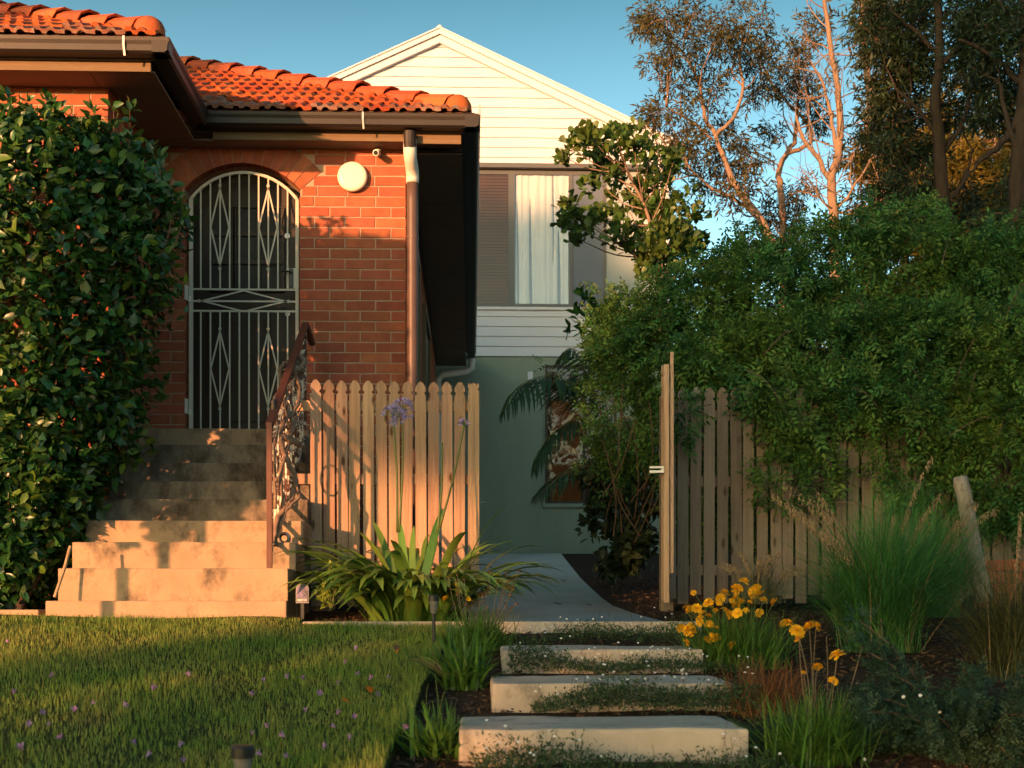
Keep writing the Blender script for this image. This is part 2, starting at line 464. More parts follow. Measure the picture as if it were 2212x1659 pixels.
def lawn_edge(y):
    return -0.30 + 0.055 * (y - 4.8) + .012 * math.sin(y * 5)
ly = list(np.linspace(2.2, 8.22, 34)); LV, LF = [], []
for y in ly:
    xr = lawn_edge(y) if y < 7.6 else min(lawn_edge(y), lawn_edge(7.6) - (y - 7.6) * .1)
    if y > 7.93: xr = -1.05
    for i in range(17):
        x = -8 + (xr + 8) * (i / 16) ** .45
        LV.append((x, y, zlawn(y, x) + .012 * math.sin(x * 3 + 1.3 * y)))
    LV.append((xr + .02, y, zlawn(y, xr) - .16))
for j in range(len(ly) - 1):
    for i in range(17): LF.append((j * 18 + i, j * 18 + i + 1, (j + 1) * 18 + i + 1, (j + 1) * 18 + i))
obj('lawn', npmesh('lawn', np.array(LV), [np.array(LF)]), m_turf, kind='structure')

# path climbing to the rear house; its right edge swings in
def zpath(y): return -0.088 + (y - 8.0) * 0.0788
PR = [(8.06, 1.22), (8.35, 1.16), (8.8, 1.09), (9.4, 1.03), (10.2, 1.03), (11.5, 1.06), (13, 1.10), (16, 1.22), (19.9, 1.38)]
pv, pf = [], []
for y, xr in PR:
    pv += [(-.02 if y < 9.35 else -.52, y, zpath(y)), (xr, y, zpath(y)), (xr, y, zpath(y) - .12)]  # unseen left strip along the house, added to bounce light onto the soffit
for j in range(len(PR) - 1):
    a = j * 3
    pf += [(a, a + 1, a + 4, a + 3), (a + 1, a + 2, a + 5, a + 4)]
obj('path', npmesh('path', np.array(pv), [np.array(pf)]), m_path, kind='structure')
MB().box(-1.03, 1.42, 7.95, 8.062, -.28, -.078).build('edging_strip', m_slab, bevel=.008, kind='structure')

# ------------------------------------------------------------------ brick house
YW, XL, XR, YF = 10.57, -2.60, -0.532, 9.37
YG, YWG, XG = 10.21, 8.905, 0.069          # main gutter line, wing gutter line, right eave line
XWG = -2.06                              # wing's right eave line
ZE, PITCH = 3.90, 0.53
house = thing('brick_house', 'red brick cottage with orange terracotta tile roof and dark brown gutters', 'house', (-2.6, 10.57, 0))

COURSE, BL, BH, BD = 0.0845, 0.238, 0.0745, 0.09
def brick_mesh(i):
    r = random.Random(i); c = .0035
    x, y, z = BL / 2, BD, BH / 2
    j = lambda: r.uniform(-.0022, .0022)
    vs = [(-x + c + j(), j() * .5, -z + c + j()), (x - c + j(), j() * .5, -z + c + j()), (x - c + j(), j() * .5, z - c + j()), (-x + c + j(), j() * .5, z - c + j())]
    vs += [(-x + j(), c, -z + j()), (x + j(), c, -z + j()), (x + j(), c, z + j()), (-x + j(), c, z + j())]
    vs += [(-x, y, -z), (x, y, -z), (x, y, z), (-x, y, z)]
    f = [(0, 1, 2, 3)]
    for a in (0, 4):
        for k in range(4): f.append((a + k, a + 4 + k, a + 4 + (k + 1) % 4, a + (k + 1) % 4))
    me = bpy.data.meshes.new('brick'); me.from_pydata(vs, [], [q[::-1] for q in f]); me.update()
    me.materials.append(m_brick)
    return me
BR = [brick_mesh(i) for i in range(5)]
ZB = 1.407                                # a course starts at the landing

m0 = MB()
# mortar bodies 6 mm behind the brick faces
d_ = .006
ax0, ax1, zsp, zap = X(400, YW), X(647, YW), 3.41, 3.615
amid, ahalf, arise = (ax0 + ax1) / 2, (ax1 - ax0) / 2, zap - zsp
AR = (ahalf ** 2 + arise ** 2) / (2 * arise); AZC = zap - AR; AA = math.asin(ahalf / AR)
arc = [(amid + AR * math.sin(a), AZC + AR * math.cos(a)) for a in np.linspace(-AA, AA, 15)]
m0.box(XL, XR - d_, YW + d_, YW + .23, -.2, ZB)
m0.box(XL, ax0 - d_, YW + d_, YW + .23, ZB, 3.95)
m0.box(ax1 + d_, XR - d_, YW + d_, YW + .23, ZB, 3.95)
top = [(ax0 - d_, zsp)] + [(x, z + d_) for x, z in arc] + [(ax1 + d_, zsp), (ax1 + d_, 3.95), (ax0 - d_, 3.95)]
for i in range(len(arc) - 1):
    (xa, za), (xb, zb) = arc[i], arc[i + 1]
    m0.prism([(xa, za + d_), (xb, zb + d_), (xb, 3.95), (xa, 3.95)], YW + d_, YW + .23)
front_wall = m0.build('wall', m_mortar, house)
side_wall = MB().box(XR - .23, XR - d_, YW + .23, 19.3, -.1, 3.95).build('wall', m_mortar, house)
wing_side = MB().box(XL - .23, XL - d_, YF + .23, YW + .23, -.2, 3.95).build('wall', m_mortar, house)
wing_front = MB().box(-9, XL - d_, YF + d_, YF + .23, -.3, 3.95).build('wall', m_mortar, house)
MB().box(-9, -8.77, YF + .23, 19.3, -.3, 3.95).box(-8.77, XR - .23, 19.07, 19.3, -.3, 3.95).build('rear_wall', m_mortar, house)

stuffV, stuffF = [], []
def stuff_brick(M4):
    me = BR[rnd.randrange(5)]
    n = len(stuffV)
    for v in me.vertices: stuffV.append(tuple(M4 @ v.co))
    for p in me.polygons: stuffF.append(tuple(i + n for i in p.vertices))
nb = [0]
def lay(par, loc, rotz, length, single):
    sx = length / BL
    M4 = Matrix.LocRotScale(Vector(loc), Matrix.Rotation(rotz, 3, 'Z').to_quaternion(), Vector((sx, 1, 1)))
    if single:
        nb[0] += 1
        obj('brick', BR[rnd.randrange(5)], None, par, loc, (0, rnd.uniform(-.006, .006), rotz + rnd.uniform(-.006, .006)), (sx, 1, 1))
    else: stuff_brick(M4)
def course_fill(par, a, b, zc, odd, place, rotz, single_fn, first=None):
    """lay one course from a to b (1D); place(t) gives the brick centre"""
    p = BL + .010
    t = a
    L0 = (first if first else (BL - .010) / 2) if odd else BL
    first_done = False
    while t < b - .03:
        L = L0 if not first_done else BL
        first_done = True
        L = min(L, b - t)
        if b - (t + L + .01) < .05: L = b - t
        c = t + L / 2
        lay(par, place(c, zc), rotz, L, single_fn(c, zc))
        t += L + .010
n0 = int((ZB + .2) / COURSE)
for i in range(-n0, 30):
    zc = ZB + COURSE * (i + .5)
    if zc > 3.78: break
    odd = i % 2 == 0
    inarch = zc > zsp - .06
    # right of the door
    xs0 = ax1
    if zc < ZB: xs0 = -1.12
    elif inarch:
        rr_ = AR + .235
        dz = zc - AZC
        zo = rr_ * math.cos(AA)
        xs0 = max(ax1, amid + (dz + .03) * math.tan(AA) + .008) if dz < zo else amid + math.sqrt(max(0, rr_ * rr_ - (dz - .02) ** 2)) + .008 if dz < rr_ else amid
    course_fill(front_wall, xs0, XR, zc, odd if not inarch else i % 2 == 1, lambda c, z: (c, YW, z), 0, lambda c, z: z > 1.25)
    # left pier
    xe = ax0
    if zc < ZB: xe = XL - .01
    elif inarch:
        dz = zc - AZC; rr_ = AR + .235
        xe = min(ax0, amid - (dz + .03) * math.tan(AA) - .008) if dz < zo else amid - math.sqrt(max(0, rr_ * rr_ - (dz - .02) ** 2)) - .008 if dz < rr_ else amid
    if xe > XL + .03:
        course_fill(front_wall, XL + .004, xe, zc, not odd, lambda c, z: (c, YW, z), 0, lambda c, z: ZB < z < 3.0, first=.16)
    # door reveals (left visible)
    if ZB < zc < zsp - .04:
        lay(front_wall, (ax0, YW + .065, zc), R_(90), .10, False)
        lay(front_wall, (ax1, YW + .065, zc), R_(-90), .10, False)
    # wing side wall faces +x
    course_fill(wing_side, YF, YW - .004, zc, odd, lambda c, z: (XL, c, z), R_(90), lambda c, z: .35 < z < 2.3 and c > YF + .45)
    # wing front
    course_fill(wing_front, -5.2, XL, zc, not odd, lambda c, z: (c, YF, z), 0, lambda c, z: c > -3.6 and 3.35 < z < 3.82)
    # side wall faces +x
    course_fill(side_wall, YW + .01, 19.2, zc, not odd, lambda c, z: (XR, c, z), R_(90), lambda c, z: False)
# arch ring
for k in range(14):
    a0 = -AA - .02 + (2 * AA + .04) * k / 14; a1 = -AA - .02 + (2 * AA + .04) * (k + 1) / 14
    g = .006
    pts = []
    for a, r in ((a0 + g, AR), (a1 - g, AR), (a1 - g * .75, AR + .225), (a0 + g * .75, AR + .225)):
        pts.append((amid + r * math.sin(a), AZC + r * math.cos(a)))
    MB().prism(pts, YW - .001, YW + .10).build('brick', m_brick, front_wall)
me = bpy.data.meshes.new('brick_courses'); me.from_pydata(stuffV, [], stuffF); me.update()
obj('brick_courses', me, m_brick, house, kind='stuff')

# eaves: fascia, soffit, boards, gutters
def gprof(o):      # quad gutter section, o = +-1 side that faces outwards
    return [(0, -.104), (.085, -.104), (.105, -.09), (.108, -.05), (.118, -.026), (.122, -.004), (.116, 0), (.104, -.012), (0, -.012)]
g = MB(); g.prism([(YWG + .118 - a, ZE + b) for a, b in gprof(1)], -9.6, XWG - .002, 'x'); g.build('gutter', m_dark, house)
g = MB(); g.prism([(YG + .118 - a, ZE + b) for a, b in gprof(1)], XWG - .10, XG - .002, 'x'); g.build('gutter', m_dark, house)
g = MB(); g.prism([(XG - .118 + a, ZE + b) for a, b in gprof(1)], YG, 19.75, 'y')
g.build('gutter', m_dark, house)
g = MB(); g.prism([(XWG - .118 + a, ZE + b) for a, b in gprof(1)], YWG, YG + .1, 'y'); g.build('gutter', m_dark, house)
MB().box(XG - .012, XG + .008, YG - .005, YG + .012, ZE - .01, ZE + .07).build('gutter_stop', m_steel, house)
def fascia(x0, x1, y0, y1): MB().box(x0, x1, y0, y1, ZE - .112, ZE - .0).build('fascia', m_dark, house)
fascia(-9.5, XWG - .12, YWG + .12, YWG + .145); fascia(XWG - .145, XWG - .12, YWG + .147, YG + .12)
fascia(XWG - .12, XG - .12, YG + .12, YG + .145); fascia(XG - .145, XG - .12, YG + .147, 19.7)
# soffits (their own sheets), boards that close them at the walls
ZS = 3.73
MB().box(-9.4, XL - .055, 9.098, YF + .1, ZS, ZS + .012).build('soffit', m_soffit, house)
MB().box(XL - .05, XWG - .146, 9.098, YG + .16, ZS, ZS + .012).build('soffit', m_soffit, house)
MB().box(XL + .01, XR + .02, YG + .19, YW + .05, ZS + .002, ZS + .014).build('soffit', m_soffit, house)
for k in range(7):
    y0 = YG + .38 + k * 1.32
    MB().box(XR - .01, XG - .147, y0 + .006, y0 + 1.314, ZS - .02, ZS - .008).build('soffit_panel', m_soffit, house)
    MB().box(XR - .01, XG - .147, y0 - .03, y0 + .03, ZS - .007, ZS + .02).build('soffit_joist', m_dark, house)
MB().box(XR, XR + .035, YW + .02, 19.2, ZS - .06, ZS - .021).build('soffit_bead', m_dark, house)
MB().box(-9.4, X(325, 9.05), 9.058, 9.093, ZS - .008, ZS + .10).build('eave_board', m_board, house, bevel=.004)
MB().box(XWG + .01, X(893, YG + .15), YG + .15, YG + .185, ZS - .004, ZS + .082).build('eave_board', m_board, house, bevel=.004)
MB().box(X(900, YG + .15), XG - .15, YG + .152, YG + .18, ZS - .018, ZS + .075).build('eave_board', m_board, house, bevel=.004)
for px_, yg_ in ((267, YWG), (784, YG)):
    x_ = X(px_, yg_)
    b_ = MB(); b_.box(x_ - .008, x_ + .008, yg_ - .006, yg_ - .0035, ZE - .06, ZE + .002); b_.bar((x_, yg_ - .004, ZE - .06), (x_ + .004, yg_ + .012, ZE - .128), .014, .004)
    b_.build('gutter_bracket', m_steel, house)

# roof planes under the tiles
rz = lambda t: ZE + .01 + PITCH * t
roof = MB()
tr = (19.9 - YG) / 2
ap = (XG - tr, YG + tr, rz(tr)); ap2 = (-9.6, YG + tr, rz(tr))
roof.add([(XG - .04, YG + .06, rz(.03)), (-9.6, YG + .06, rz(.03)), ap2, ap], [(0, 3, 2, 1)])
roof.add([(XG - .04, YG + .06, rz(.03)), (XG - .04, 19.84, rz(.03)), ap], [(0, 1, 2)])
roof.add([(XG - .04, 19.84, rz(.03)), (-9.6, 19.84, rz(.03)), ap2, ap], [(0, 1, 2, 3)])
tw = 2.983
wap = (XWG - tw, YWG + tw, rz(tw))
roof.add([(XWG - .04, YWG + .06, rz(.03)), (-8.0, YWG + .06, rz(.03)), wap], [(0, 2, 1)])
roof.add([(XWG - .04, YWG + .06, rz(.03)), (XWG - .04, YG + .06, rz(.03)), (XWG - tw, YG + tw, rz(tw)), wap], [(0, 1, 2, 3)])
roof.add([(-8.0, YWG + .06, rz(.03)), (-8.0, YG, rz(.03)), (XWG - tw, YG + tw, rz(tw)), wap], [(0, 3, 2, 1)])
roof_o = roof.build('roof', m_tile_dirty, house)
TW, TE = .2045, .335
prof = [(0, .026), (.012, .034), (.040, .032), (.050, .012), (.078, .012), (.092, .026), (.110, .031), (.128, .026), (.142, .012), (.178, .011), (.2045, .013)]
def tile_mesh(seed):
    r = random.Random(seed); n = len(prof); vs = []
    for i, (u, h) in enumerate(prof): vs.append((u, 0, h + .030 + r.uniform(-.003, .003)))
    for i, (u, h) in enumerate(prof): vs.append((u, .40, h * .8 + .002))
    for i, (u, h) in enumerate(prof): vs.append((u, .004, h + .002 + r.uniform(-.004, .004)))
    fs = [(i, i + 1, n + i + 1, n + i) for i in range(n - 1)] + [(i + 1, i, 2 * n + i, 2 * n + i + 1) for i in range(n - 1)]
    fs += [(0, n, 2 * n), (n - 1, 3 * n - 1, 2 * n - 1)]
    me = bpy.data.meshes.new('roof_tile'); me.from_pydata(vs, [], fs); me.update(); me.materials.append(m_tile); return me
TM = [tile_mesh(i) for i in range(4)]
TMD = [m.copy() for m in TM]
for m in TMD: m.materials.clear(); m.materials.append(m_tile_dirty)
phi = math.atan(PITCH)
def tiles(xe, y0, left_fn, right_fn, rows):
    for r in range(rows):
        s = r * TE; t = s * math.cos(phi)
        off = (TW / 2 if r % 2 else 0)
        k0 = int((left_fn(t) - xe) / TW) - 1
        for k in range(k0, 2):
            x = xe + k * TW + off
            if x < left_fn(t) or x + TW * .55 > right_fn(t + .1): continue
            me = TMD[rnd.randrange(4)] if (r == 0 and rnd.random() < .85) or (r == 1 and rnd.random() < .25) else TM[rnd.randrange(4)]
            obj('roof_tile', me, None, roof_o, (x + rnd.uniform(-.003, .003), y0 + t + rnd.uniform(-.004, .004), ZE + .012 + t * PITCH + rnd.uniform(0, .004)), (phi + rnd.uniform(-.008, .008), rnd.uniform(-.012, .012), rnd.uniform(-.01, .01)))
tiles(XG - .10, YG + .035, lambda t: XWG - .25 - t * .95, lambda t: XG - .07 - t, 10)
tiles(XWG - .10, YWG + .035, lambda t: -3.75 - t, lambda t: XWG - .07 - t, 8)
# hip caps
def cap_mesh(seed):
    r = random.Random(seed); P = [(-.125, -.075), (-.098, .000), (-.040, .042), (.040, .042), (.098, .000), (.125, -.075)]
    vs = []
    for y, k, dz in ((0, .98, .022), (.05, .96, .017), (.43, .82, -.010)):
        for x, z in P: vs.append((x * k, y + r.uniform(-.003, .003), z * k + dz))
    for x, z in P: vs.append((x * .9, .012, z * .82 + .008))
    n = 6; fs = []
    for a in (0, 6):
        for i in range(5): fs.append((a + i + 1, a + i, a + n + i, a + n + i + 1))
    for i in range(5): fs.append((i, i + 1, 18 + i + 1, 18 + i))
    me = bpy.data.meshes.new('ridge_tile'); me.from_pydata(vs, [], [f[::-1] for f in fs]); me.update(); me.materials.append(m_tile); return me
CM = [cap_mesh(i) for i in range(3)]
def hip(x0, y0, n, step=.262):
    H = Vector((-1, 1, PITCH)).normalized()
    Xv = Vector((1, 1, 0)).normalized()
    Zv = Xv.cross(H).normalized()
    if Zv.z < 0: Zv = -Zv; Xv = -Xv
    rot = Matrix((Xv, H, Zv)).transposed()
    for k in range(n):
        t = .10 + k * step
        e = (rot @ Matrix.Rotation(rnd.uniform(-.03, .03), 3, 'Y')).to_euler()
        obj('ridge_tile', CM[k % 3], None, roof_o, (x0 - t, y0 + t, rz(t + .06) + .055 + rnd.uniform(-.006, .006)), e)
hip(XG - .10, YG + .10, 16); hip(XWG - .10, YWG + .10, 9)
# bedding mortar / rounded hip starters
for xx, yy in ((XG - .03, YG + .03), (XWG - .03, YWG + .03)):
    s_ = MB(); n_ = 9
    s_.lathe([(.004, .105), (.05, .099), (.085, .075), (.106, .035), (.112, -.03)], (xx - .145, yy + .145, ZE + .10), 12)
    s_.build('ridge_tile', m_tile, roof_o, smooth=True)

# downpipe and fittings
dx, dy = X(891, YW - .07), YW - .07
MB().tube([(dx - .012, YG + .09, ZE - .12), (dx - .012, YG + .09, ZE - .20), (dx - .010, YG + .10, ZE - .235)], .050, 14).build('gutter_outlet', m_dark, house, smooth=False)
dpipe = MB().tube([(dx, dy, 3.47), (dx, dy, 3.3), (dx, dy, 1.9), (dx, dy, .1)], .047, 16).build('downpipe', m_pipe, house, smooth=True)
MB().tube([(dx - .012, YG + .105, ZE - .17), (dx - .012, YG + .115, ZE - .26), (dx - .010, YG + .15, ZE - .31), (dx - .004, dy - .07, 3.56), (dx, dy - .02, 3.52), (dx, dy, 3.48), (dx, dy, 3.44)], [.053, .053, .052, .052, .053, .053, .053], 16).build('pipe_elbow', m_pvc, dpipe, smooth=True)
for zc in (3.0, 1.9):
    MB().lathe([(.049, -.012), (.0505, -.012), (.0505, .012), (.049, .012)], (dx, dy, zc), 16).build('pipe_bracket', m_pipe, dpipe)
# side windows seen edge-on
for y0, y1, z0, z1 in ((11.2, 12.5, 1.9, 3.3), (14.0, 15.6, 1.9, 3.3)):
    w = MB(); w.box(XR - .03, XR + .045, y0, y0 + .07, z0, z1); w.box(XR - .03, XR + .045, y1 - .07, y1, z0, z1)
    w.box(XR - .03, XR + .045, y0 + .07, y1 - .07, z1 - .07, z1); w.box(XR - .03, XR + .07, y0 - .02, y1 + .02, z0 - .05, z0)
    wo = w.build('window', m_board, house)
    MB().box(XR - .02, XR + .012, y0 + .07, y1 - .07, z0, z1 - .07).build('pane', m_black, wo)

# front door and screen
yd = YW + .27
door = MB().box(ax0 - .05, ax1 + .05, yd, yd + .05, ZB, 3.75).build('door', m_door, house)
for c in range(3):
    for r in range(3):
        px0 = amid - .30 + c * .205; pz0 = 2.66 + r * .235
        MB().box(px0, px0 + .17, yd - .008, yd - .004, pz0, pz0 + .195).build('leadlight_pane', m_leadglass, door)
        f = MB()
        for a, b in (((px0 - .012, pz0), (px0 - .012, pz0 + .195)), ((px0 + .182, pz0), (px0 + .182, pz0 + .195))):
            f.box(a[0] - .012, a[0] + .012, yd - .03, yd - .001, a[1], b[1])
        f.box(px0 - .024, px0 + .194, yd - .03, yd - .001, pz0 - .03, pz0 - .002); f.box(px0 - .024, px0 + .194, yd - .03, yd - .001, pz0 + .197, pz0 + .203)
        f.build('glazing_bead', m_door, door)
for c in range(4):
    MB().box(amid - .34 + c * .175, amid - .20 + c * .175, yd - .012, yd - .001, 1.55, 2.5).build('door_panel', m_door, door, bevel=.006)
MB().lathe([(.0, -.03), (.022, -.028), (.026, -.012), (.018, 0)], (amid + .33, yd - .002, 2.45), 12, 'y').build('door_knob', m_steel, door)

YS = YW + .055
gx0, gx1 = X(413, YS), X(642, YS)
scr = MB()
fr = .018
gm, gh = (gx0 + gx1) / 2, (gx1 - gx0) / 2
zs1, za1 = 3.335, 3.553
R2 = (gh ** 2 + (za1 - zs1) ** 2) / (2 * (za1 - zs1)); c2 = za1 - R2
arc_z = lambda x: c2 + math.sqrt(max(0, R2 * R2 - (x - gm) ** 2))
scr.bar((gx0, YS, 1.425), (gx0, YS, zs1), .030, .022, (0, 1, 0)); scr.bar((gx1, YS, 1.425), (gx1, YS, zs1), .026, .022, (0, 1, 0))
screen = scr.build('security_door', m_iron, house)
an = np.linspace(-math.asin(gh / R2), math.asin(gh / R2), 17)
ar = MB()
for i in range(16):
    ar.bar((gm + R2 * math.sin(an[i]), YS, c2 + R2 * math.cos(an[i])), (gm + R2 * math.sin(an[i + 1]), YS, c2 + R2 * math.cos(an[i + 1])), .022, .022, (0, 1, 0))
ar.build('arched_frame', m_iron, screen)
z_r1, z_rc, z_r2 = 2.600, 2.504, 2.424
for z in (z_r1, z_rc, z_r2):
    MB().bar((gx0, YS - .001, z), (gx1, YS - .001, z), .014, .014).build('cross_bar', m_iron, screen)
sp = (gx1 - gx0) / 11
bw = .0115
for i in range(1, 11):
    x = gx0 + sp * i
    MB().bar((x, YS, z_r1), (x, YS, arc_z(x)), bw, bw, (0, 1, 0)).build('bar', m_iron, screen)
    MB().bar((x, YS, 1.45), (x, YS, z_r2), bw, bw, (0, 1, 0)).build('bar', m_iron, screen)
def lozenge(cx, z0, z1, h, horiz=False):
    o = MB()
    mid, e = (z0 + z1) / 2, .035
    P = (lambda a, b: (cx + a, YS - .010, b)) if not horiz else (lambda a, b: (b, YS - .010, cx + a))
    for sg in (-1, 1):
        k = e / (mid - z0)
        o.bar(P(sg * h, mid), P(-sg * h * k * .9, z0 - e * .9), bw, .008, (0, 1, 0))
        o.bar(P(sg * h, mid), P(-sg * h * k * .9, z1 + e * .9), bw, .008, (0, 1, 0))
    return o
for i in (3, 8):
    x = gx0 + sp * i
    lozenge(x, 2.79, 3.42, sp * .95).build('diamond', m_iron, screen)
    lozenge(x, 1.65, 2.255, sp * .95).build('diamond', m_iron, screen)
lozenge(z_rc, gx0 + sp * 1.15, gx0 + sp * 9.8, .085, True).build('diamond', m_iron, screen)
pl = MB().box(gx1 - .085, gx1 - .012, YS - .012, YS + .012, 2.61, 2.775).build('lock_plate', m_iron, screen)
MB().box(gx1 - .065, gx1 - .03, YS - .03, YS - .012, 2.615, 2.77).build('escutcheon', m_black, screen, bevel=.006)
MB().tube([(gx1 - .048, YS - .03, 2.735), (gx1 - .048, YS - .06, 2.735), (gx1 - .12, YS - .06, 2.738)], .008, 8).build('handle', m_black, screen)
MB().lathe([(0, -.02), (.022, -.018), (.024, 0), (0, .001)], (gx0 + sp * 10, YS - .008, 3.035), 14, 'y').build('deadlock', m_pvc, screen)
for z in (3.15, 2.52, 1.60):
    h_ = MB().box(ax0 - .002, ax0 + .02, YW - .012, YW + .03, z - .02, z + .10); h_.bar((ax0 + .01, YS - .02, z - .015), (gx0, YS - .01, z - .015), .014); h_.lathe([(.009, 0), (.009, .03)], (ax0 + .032, YS - .02, z - .01), 8)
    h_.build('hinge', m_pvc, screen)

# things fixed to the house
lx, lz = X(762, YW), (HY - 388) / FPX * YW
lamp = thing('wall_lamp', 'round cream disc lamp on the sunlit brick wall', 'wall lamp', (lx, YW, lz))
MB().lathe([(0.0, -.062), (.08, -.061), (.108, -.058), (.120, -.045), (.121, -.028), (.112, -.018), (.0, -.018)], (lx, YW, lz), 32, 'y').build('disc', m_lamp, lamp, smooth=True)
MB().box(lx - .05, lx + .05, YW - .018, YW, lz - .05, lz + .05).build('mount', m_pvc, lamp)
ccx, ccz = X(816, YW - .06), 3.715
camr = thing('security_camera', 'small white security camera under the eave board', 'security camera', (ccx, YW - .06, ccz))
MB().lathe([(.026, -.012), (.026, 0), (0, .004)], (ccx, YW - .05, ccz), 14).build('base', m_pvc, camr)
c_ = MB().tube([(ccx, YW - .05, ccz - .006), (ccx - .004, YW - .07, ccz - .03)], .010, 8)
c_.build('arm', m_pvc, camr)
MB().tube([(ccx - .002, YW - .03, ccz - .022), (ccx - .009, YW - .145, ccz - .058), (ccx - .0095, YW - .150, ccz - .0595)], [.026, .027, .024], 12).build('housing', m_pvc, camr, smooth=False)
MB().tube([(ccx - .0095, YW - .1495, ccz - .0592), (ccx - .0098, YW - .153, ccz - .0605)], .018, 12).build('lens', m_black, camr)

# ------------------------------------------------------------------ front steps
steps = thing('front_steps', 'eight worn concrete steps climbing to the front door', 'steps', (-1.9, 8.3, 0))
TZ = [1.407, 1.2456, 1.0756, .916, .766, .598, .4387, .258, .05]
TY = [10.18, 9.91, 9.62, 9.36, 9.13, 8.86, 8.59, 8.31]
for k in range(8):
    xr = -1.145 + (.004 if k < 6 else -.012 * (k - 5))
    xl = XL + .006 - (.0 if k < 4 else .004 * k)
    st_ = MB().box(xl, xr, TY[k], YW - .004 if k == 0 else TY[k] + .45, TZ[k + 1] - .01, TZ[k])
    st_ = rough(st_.mesh('step', bevel=.008), k, .0035, .2); obj('step', st_, m_conc_grimy_shade if 0 < k < 5 else m_conc, steps)
MB().box(XL - .07, -1.165, 8.215, 8.62, -.25, TZ[8]).build('plinth', m_conc2, steps, bevel=.01)
MB().box(XL + .01, -1.16, 8.7, YW - .005, -.2, .2).build('core', m_conc2, steps)
# ------------------------------------------------------------------ handrail with the dead vine
rail = thing('handrail', 'rust brown iron handrail with flaking white paint beside the steps', 'handrail', (-1.3, 8.4, .26))
RX = -1.30
a, b = Vector((RX, 8.40, 1.215)), Vector((RX, 10.22, 2.235))
rl = MB(); rl.bar(a + Vector((0, .0, -.03)), b, .052, .032); rl.bar(b, b + Vector((.04, .12, -.14)), .05, .03)
rl.build('rail', m_rail, rail, bevel=.006)
MB().bar((RX, 8.40, .258), (RX, 8.40, 1.20), .034, .034, (0, 1, 0)).build('post', m_rail, rail)
MB().bar((RX, 10.16, 1.407), (RX, 10.16, 2.17), .030, .030, (0, 1, 0)).build('post', m_peel, rail)
lo = lambda t, dz: a.lerp(b, t) + Vector((0, 0, dz))
MB().bar(lo(.02, -.16), lo(.97, -.16), .028, .014).build('sub_rail', m_peel, rail)
MB().bar(lo(.02, -.86), lo(.97, -.86), .028, .014).build('bottom_rail', m_peel, rail)
for k in range(13):
    t = .06 + k * .07
    MB().bar(lo(t, -.86), lo(t, -.16), .014, .014, (0, 1, 0)).build('baluster', m_peel, rail)
for t in (.25, .5, .75):
    p = lo(t, -.5); o = MB()
    pts = [p + Vector((-.004, .11 * math.cos(q), .11 * math.sin(q))) for q in np.linspace(0, 2 * math.pi, 15)]
    o.tube(pts, .007, 5); o.build('scroll', m_peel, rail)
vine = thing('dry_vine', 'bare twisted grey vine stems wound through the handrail', 'vine', (-1.27, 8.5, .3))
rv = random.Random(5)
def vstem(pts, r0, r1):
    P = [Vector(p) for p in pts]; Q = []
    for i in range(len(P) - 1):
        for s in range(6):
            t = s / 6
            p0, p1, p2, p3 = P[max(i - 1, 0)], P[i], P[i + 1], P[min(i + 2, len(P) - 1)]
            Q.append(.5 * ((2 * p1) + (p2 - p0) * t + (2 * p0 - 5 * p1 + 4 * p2 - p3) * t * t + (3 * p1 - p0 - 3 * p2 + p3) * t ** 3) + Vector((rv.uniform(-.006, .006), rv.uniform(-.006, .006), rv.uniform(-.006, .006))))
    Q.append(P[-1])
    rr = [r0 + (r1 - r0) * i / (len(Q) - 1) + rv.uniform(-.0015, .002) for i in range(len(Q))]
    MB().tube(Q, rr, 7).build('stem', m_vinewood, vine, smooth=True)
W3 = lambda px, py, Y: at(px, py, Y)
vstem([W3(592, 1180, 8.55), W3(600, 1120, 8.6), W3(625, 1085, 8.7), W3(640, 1040, 8.8), W3(618, 990, 8.75), W3(605, 940, 8.8), W3(622, 890, 9.0), W3(612, 860, 9.1)], .020, .016)
vstem([W3(598, 1140, 8.62), W3(612, 1090, 8.66), W3(606, 1030, 8.7), W3(622, 960, 8.8), W3(640, 900, 9.0)], .016, .012)
vstem([W3(605, 942, 8.8), W3(630, 952, 8.82), W3(650, 962, 8.9)], .024, .020)
vstem([W3(605, 830, 9.5), W3(606, 795, 9.5), W3(625, 780, 9.55), W3(645, 785, 9.6), W3(655, 805, 9.6)], .013, .015)
vstem([W3(640, 770, 9.7), W3(655, 783, 9.6), W3(640, 800, 9.5), W3(612, 800, 9.4)], .02, .012)
vstem([W3(596, 1100, 8.6), W3(590, 1000, 8.6), W3(600, 915, 8.7), W3(588, 880, 8.6), W3(598, 850, 8.9)], .012, .010)
vstem([W3(600, 1160, 8.56), W3(620, 1100, 8.62), W3(645, 1075, 8.7), W3(632, 1030, 8.8)], .012, .008)
vstem([W3(615, 905, 9.0), W3(640, 880, 9.1), W3(648, 840, 9.3), W3(636, 800, 9.5), W3(650, 770, 9.7)], .015, .011)
vstem([W3(600, 870, 9.0), W3(620, 845, 9.2), W3(632, 900, 9.1), W3(612, 930, 9.0)], .010, .007)
for k in range(7):
    p = Vector((RX + rv.uniform(-.03, .06), rv.uniform(8.5, 9.9), 0)); p.z = 1.2 + (p.y - 8.4) * .56 - rv.uniform(.2, .8)
    vstem([p, p + Vector((rv.uniform(-.05, .08), rv.uniform(-.1, .15), rv.uniform(.05, .2))), p + Vector((rv.uniform(-.05, .08), rv.uniform(-.1, .3), rv.uniform(.15, .4)))], .009, .005)
cup = MB(); cc = at(615, 1163, 8.75)
cup.lathe([(.030, -.045), (.042, -.03), (.044, .0), (.036, .012), (.034, -.002), (.02, -.02)], cc, 12, 'y')
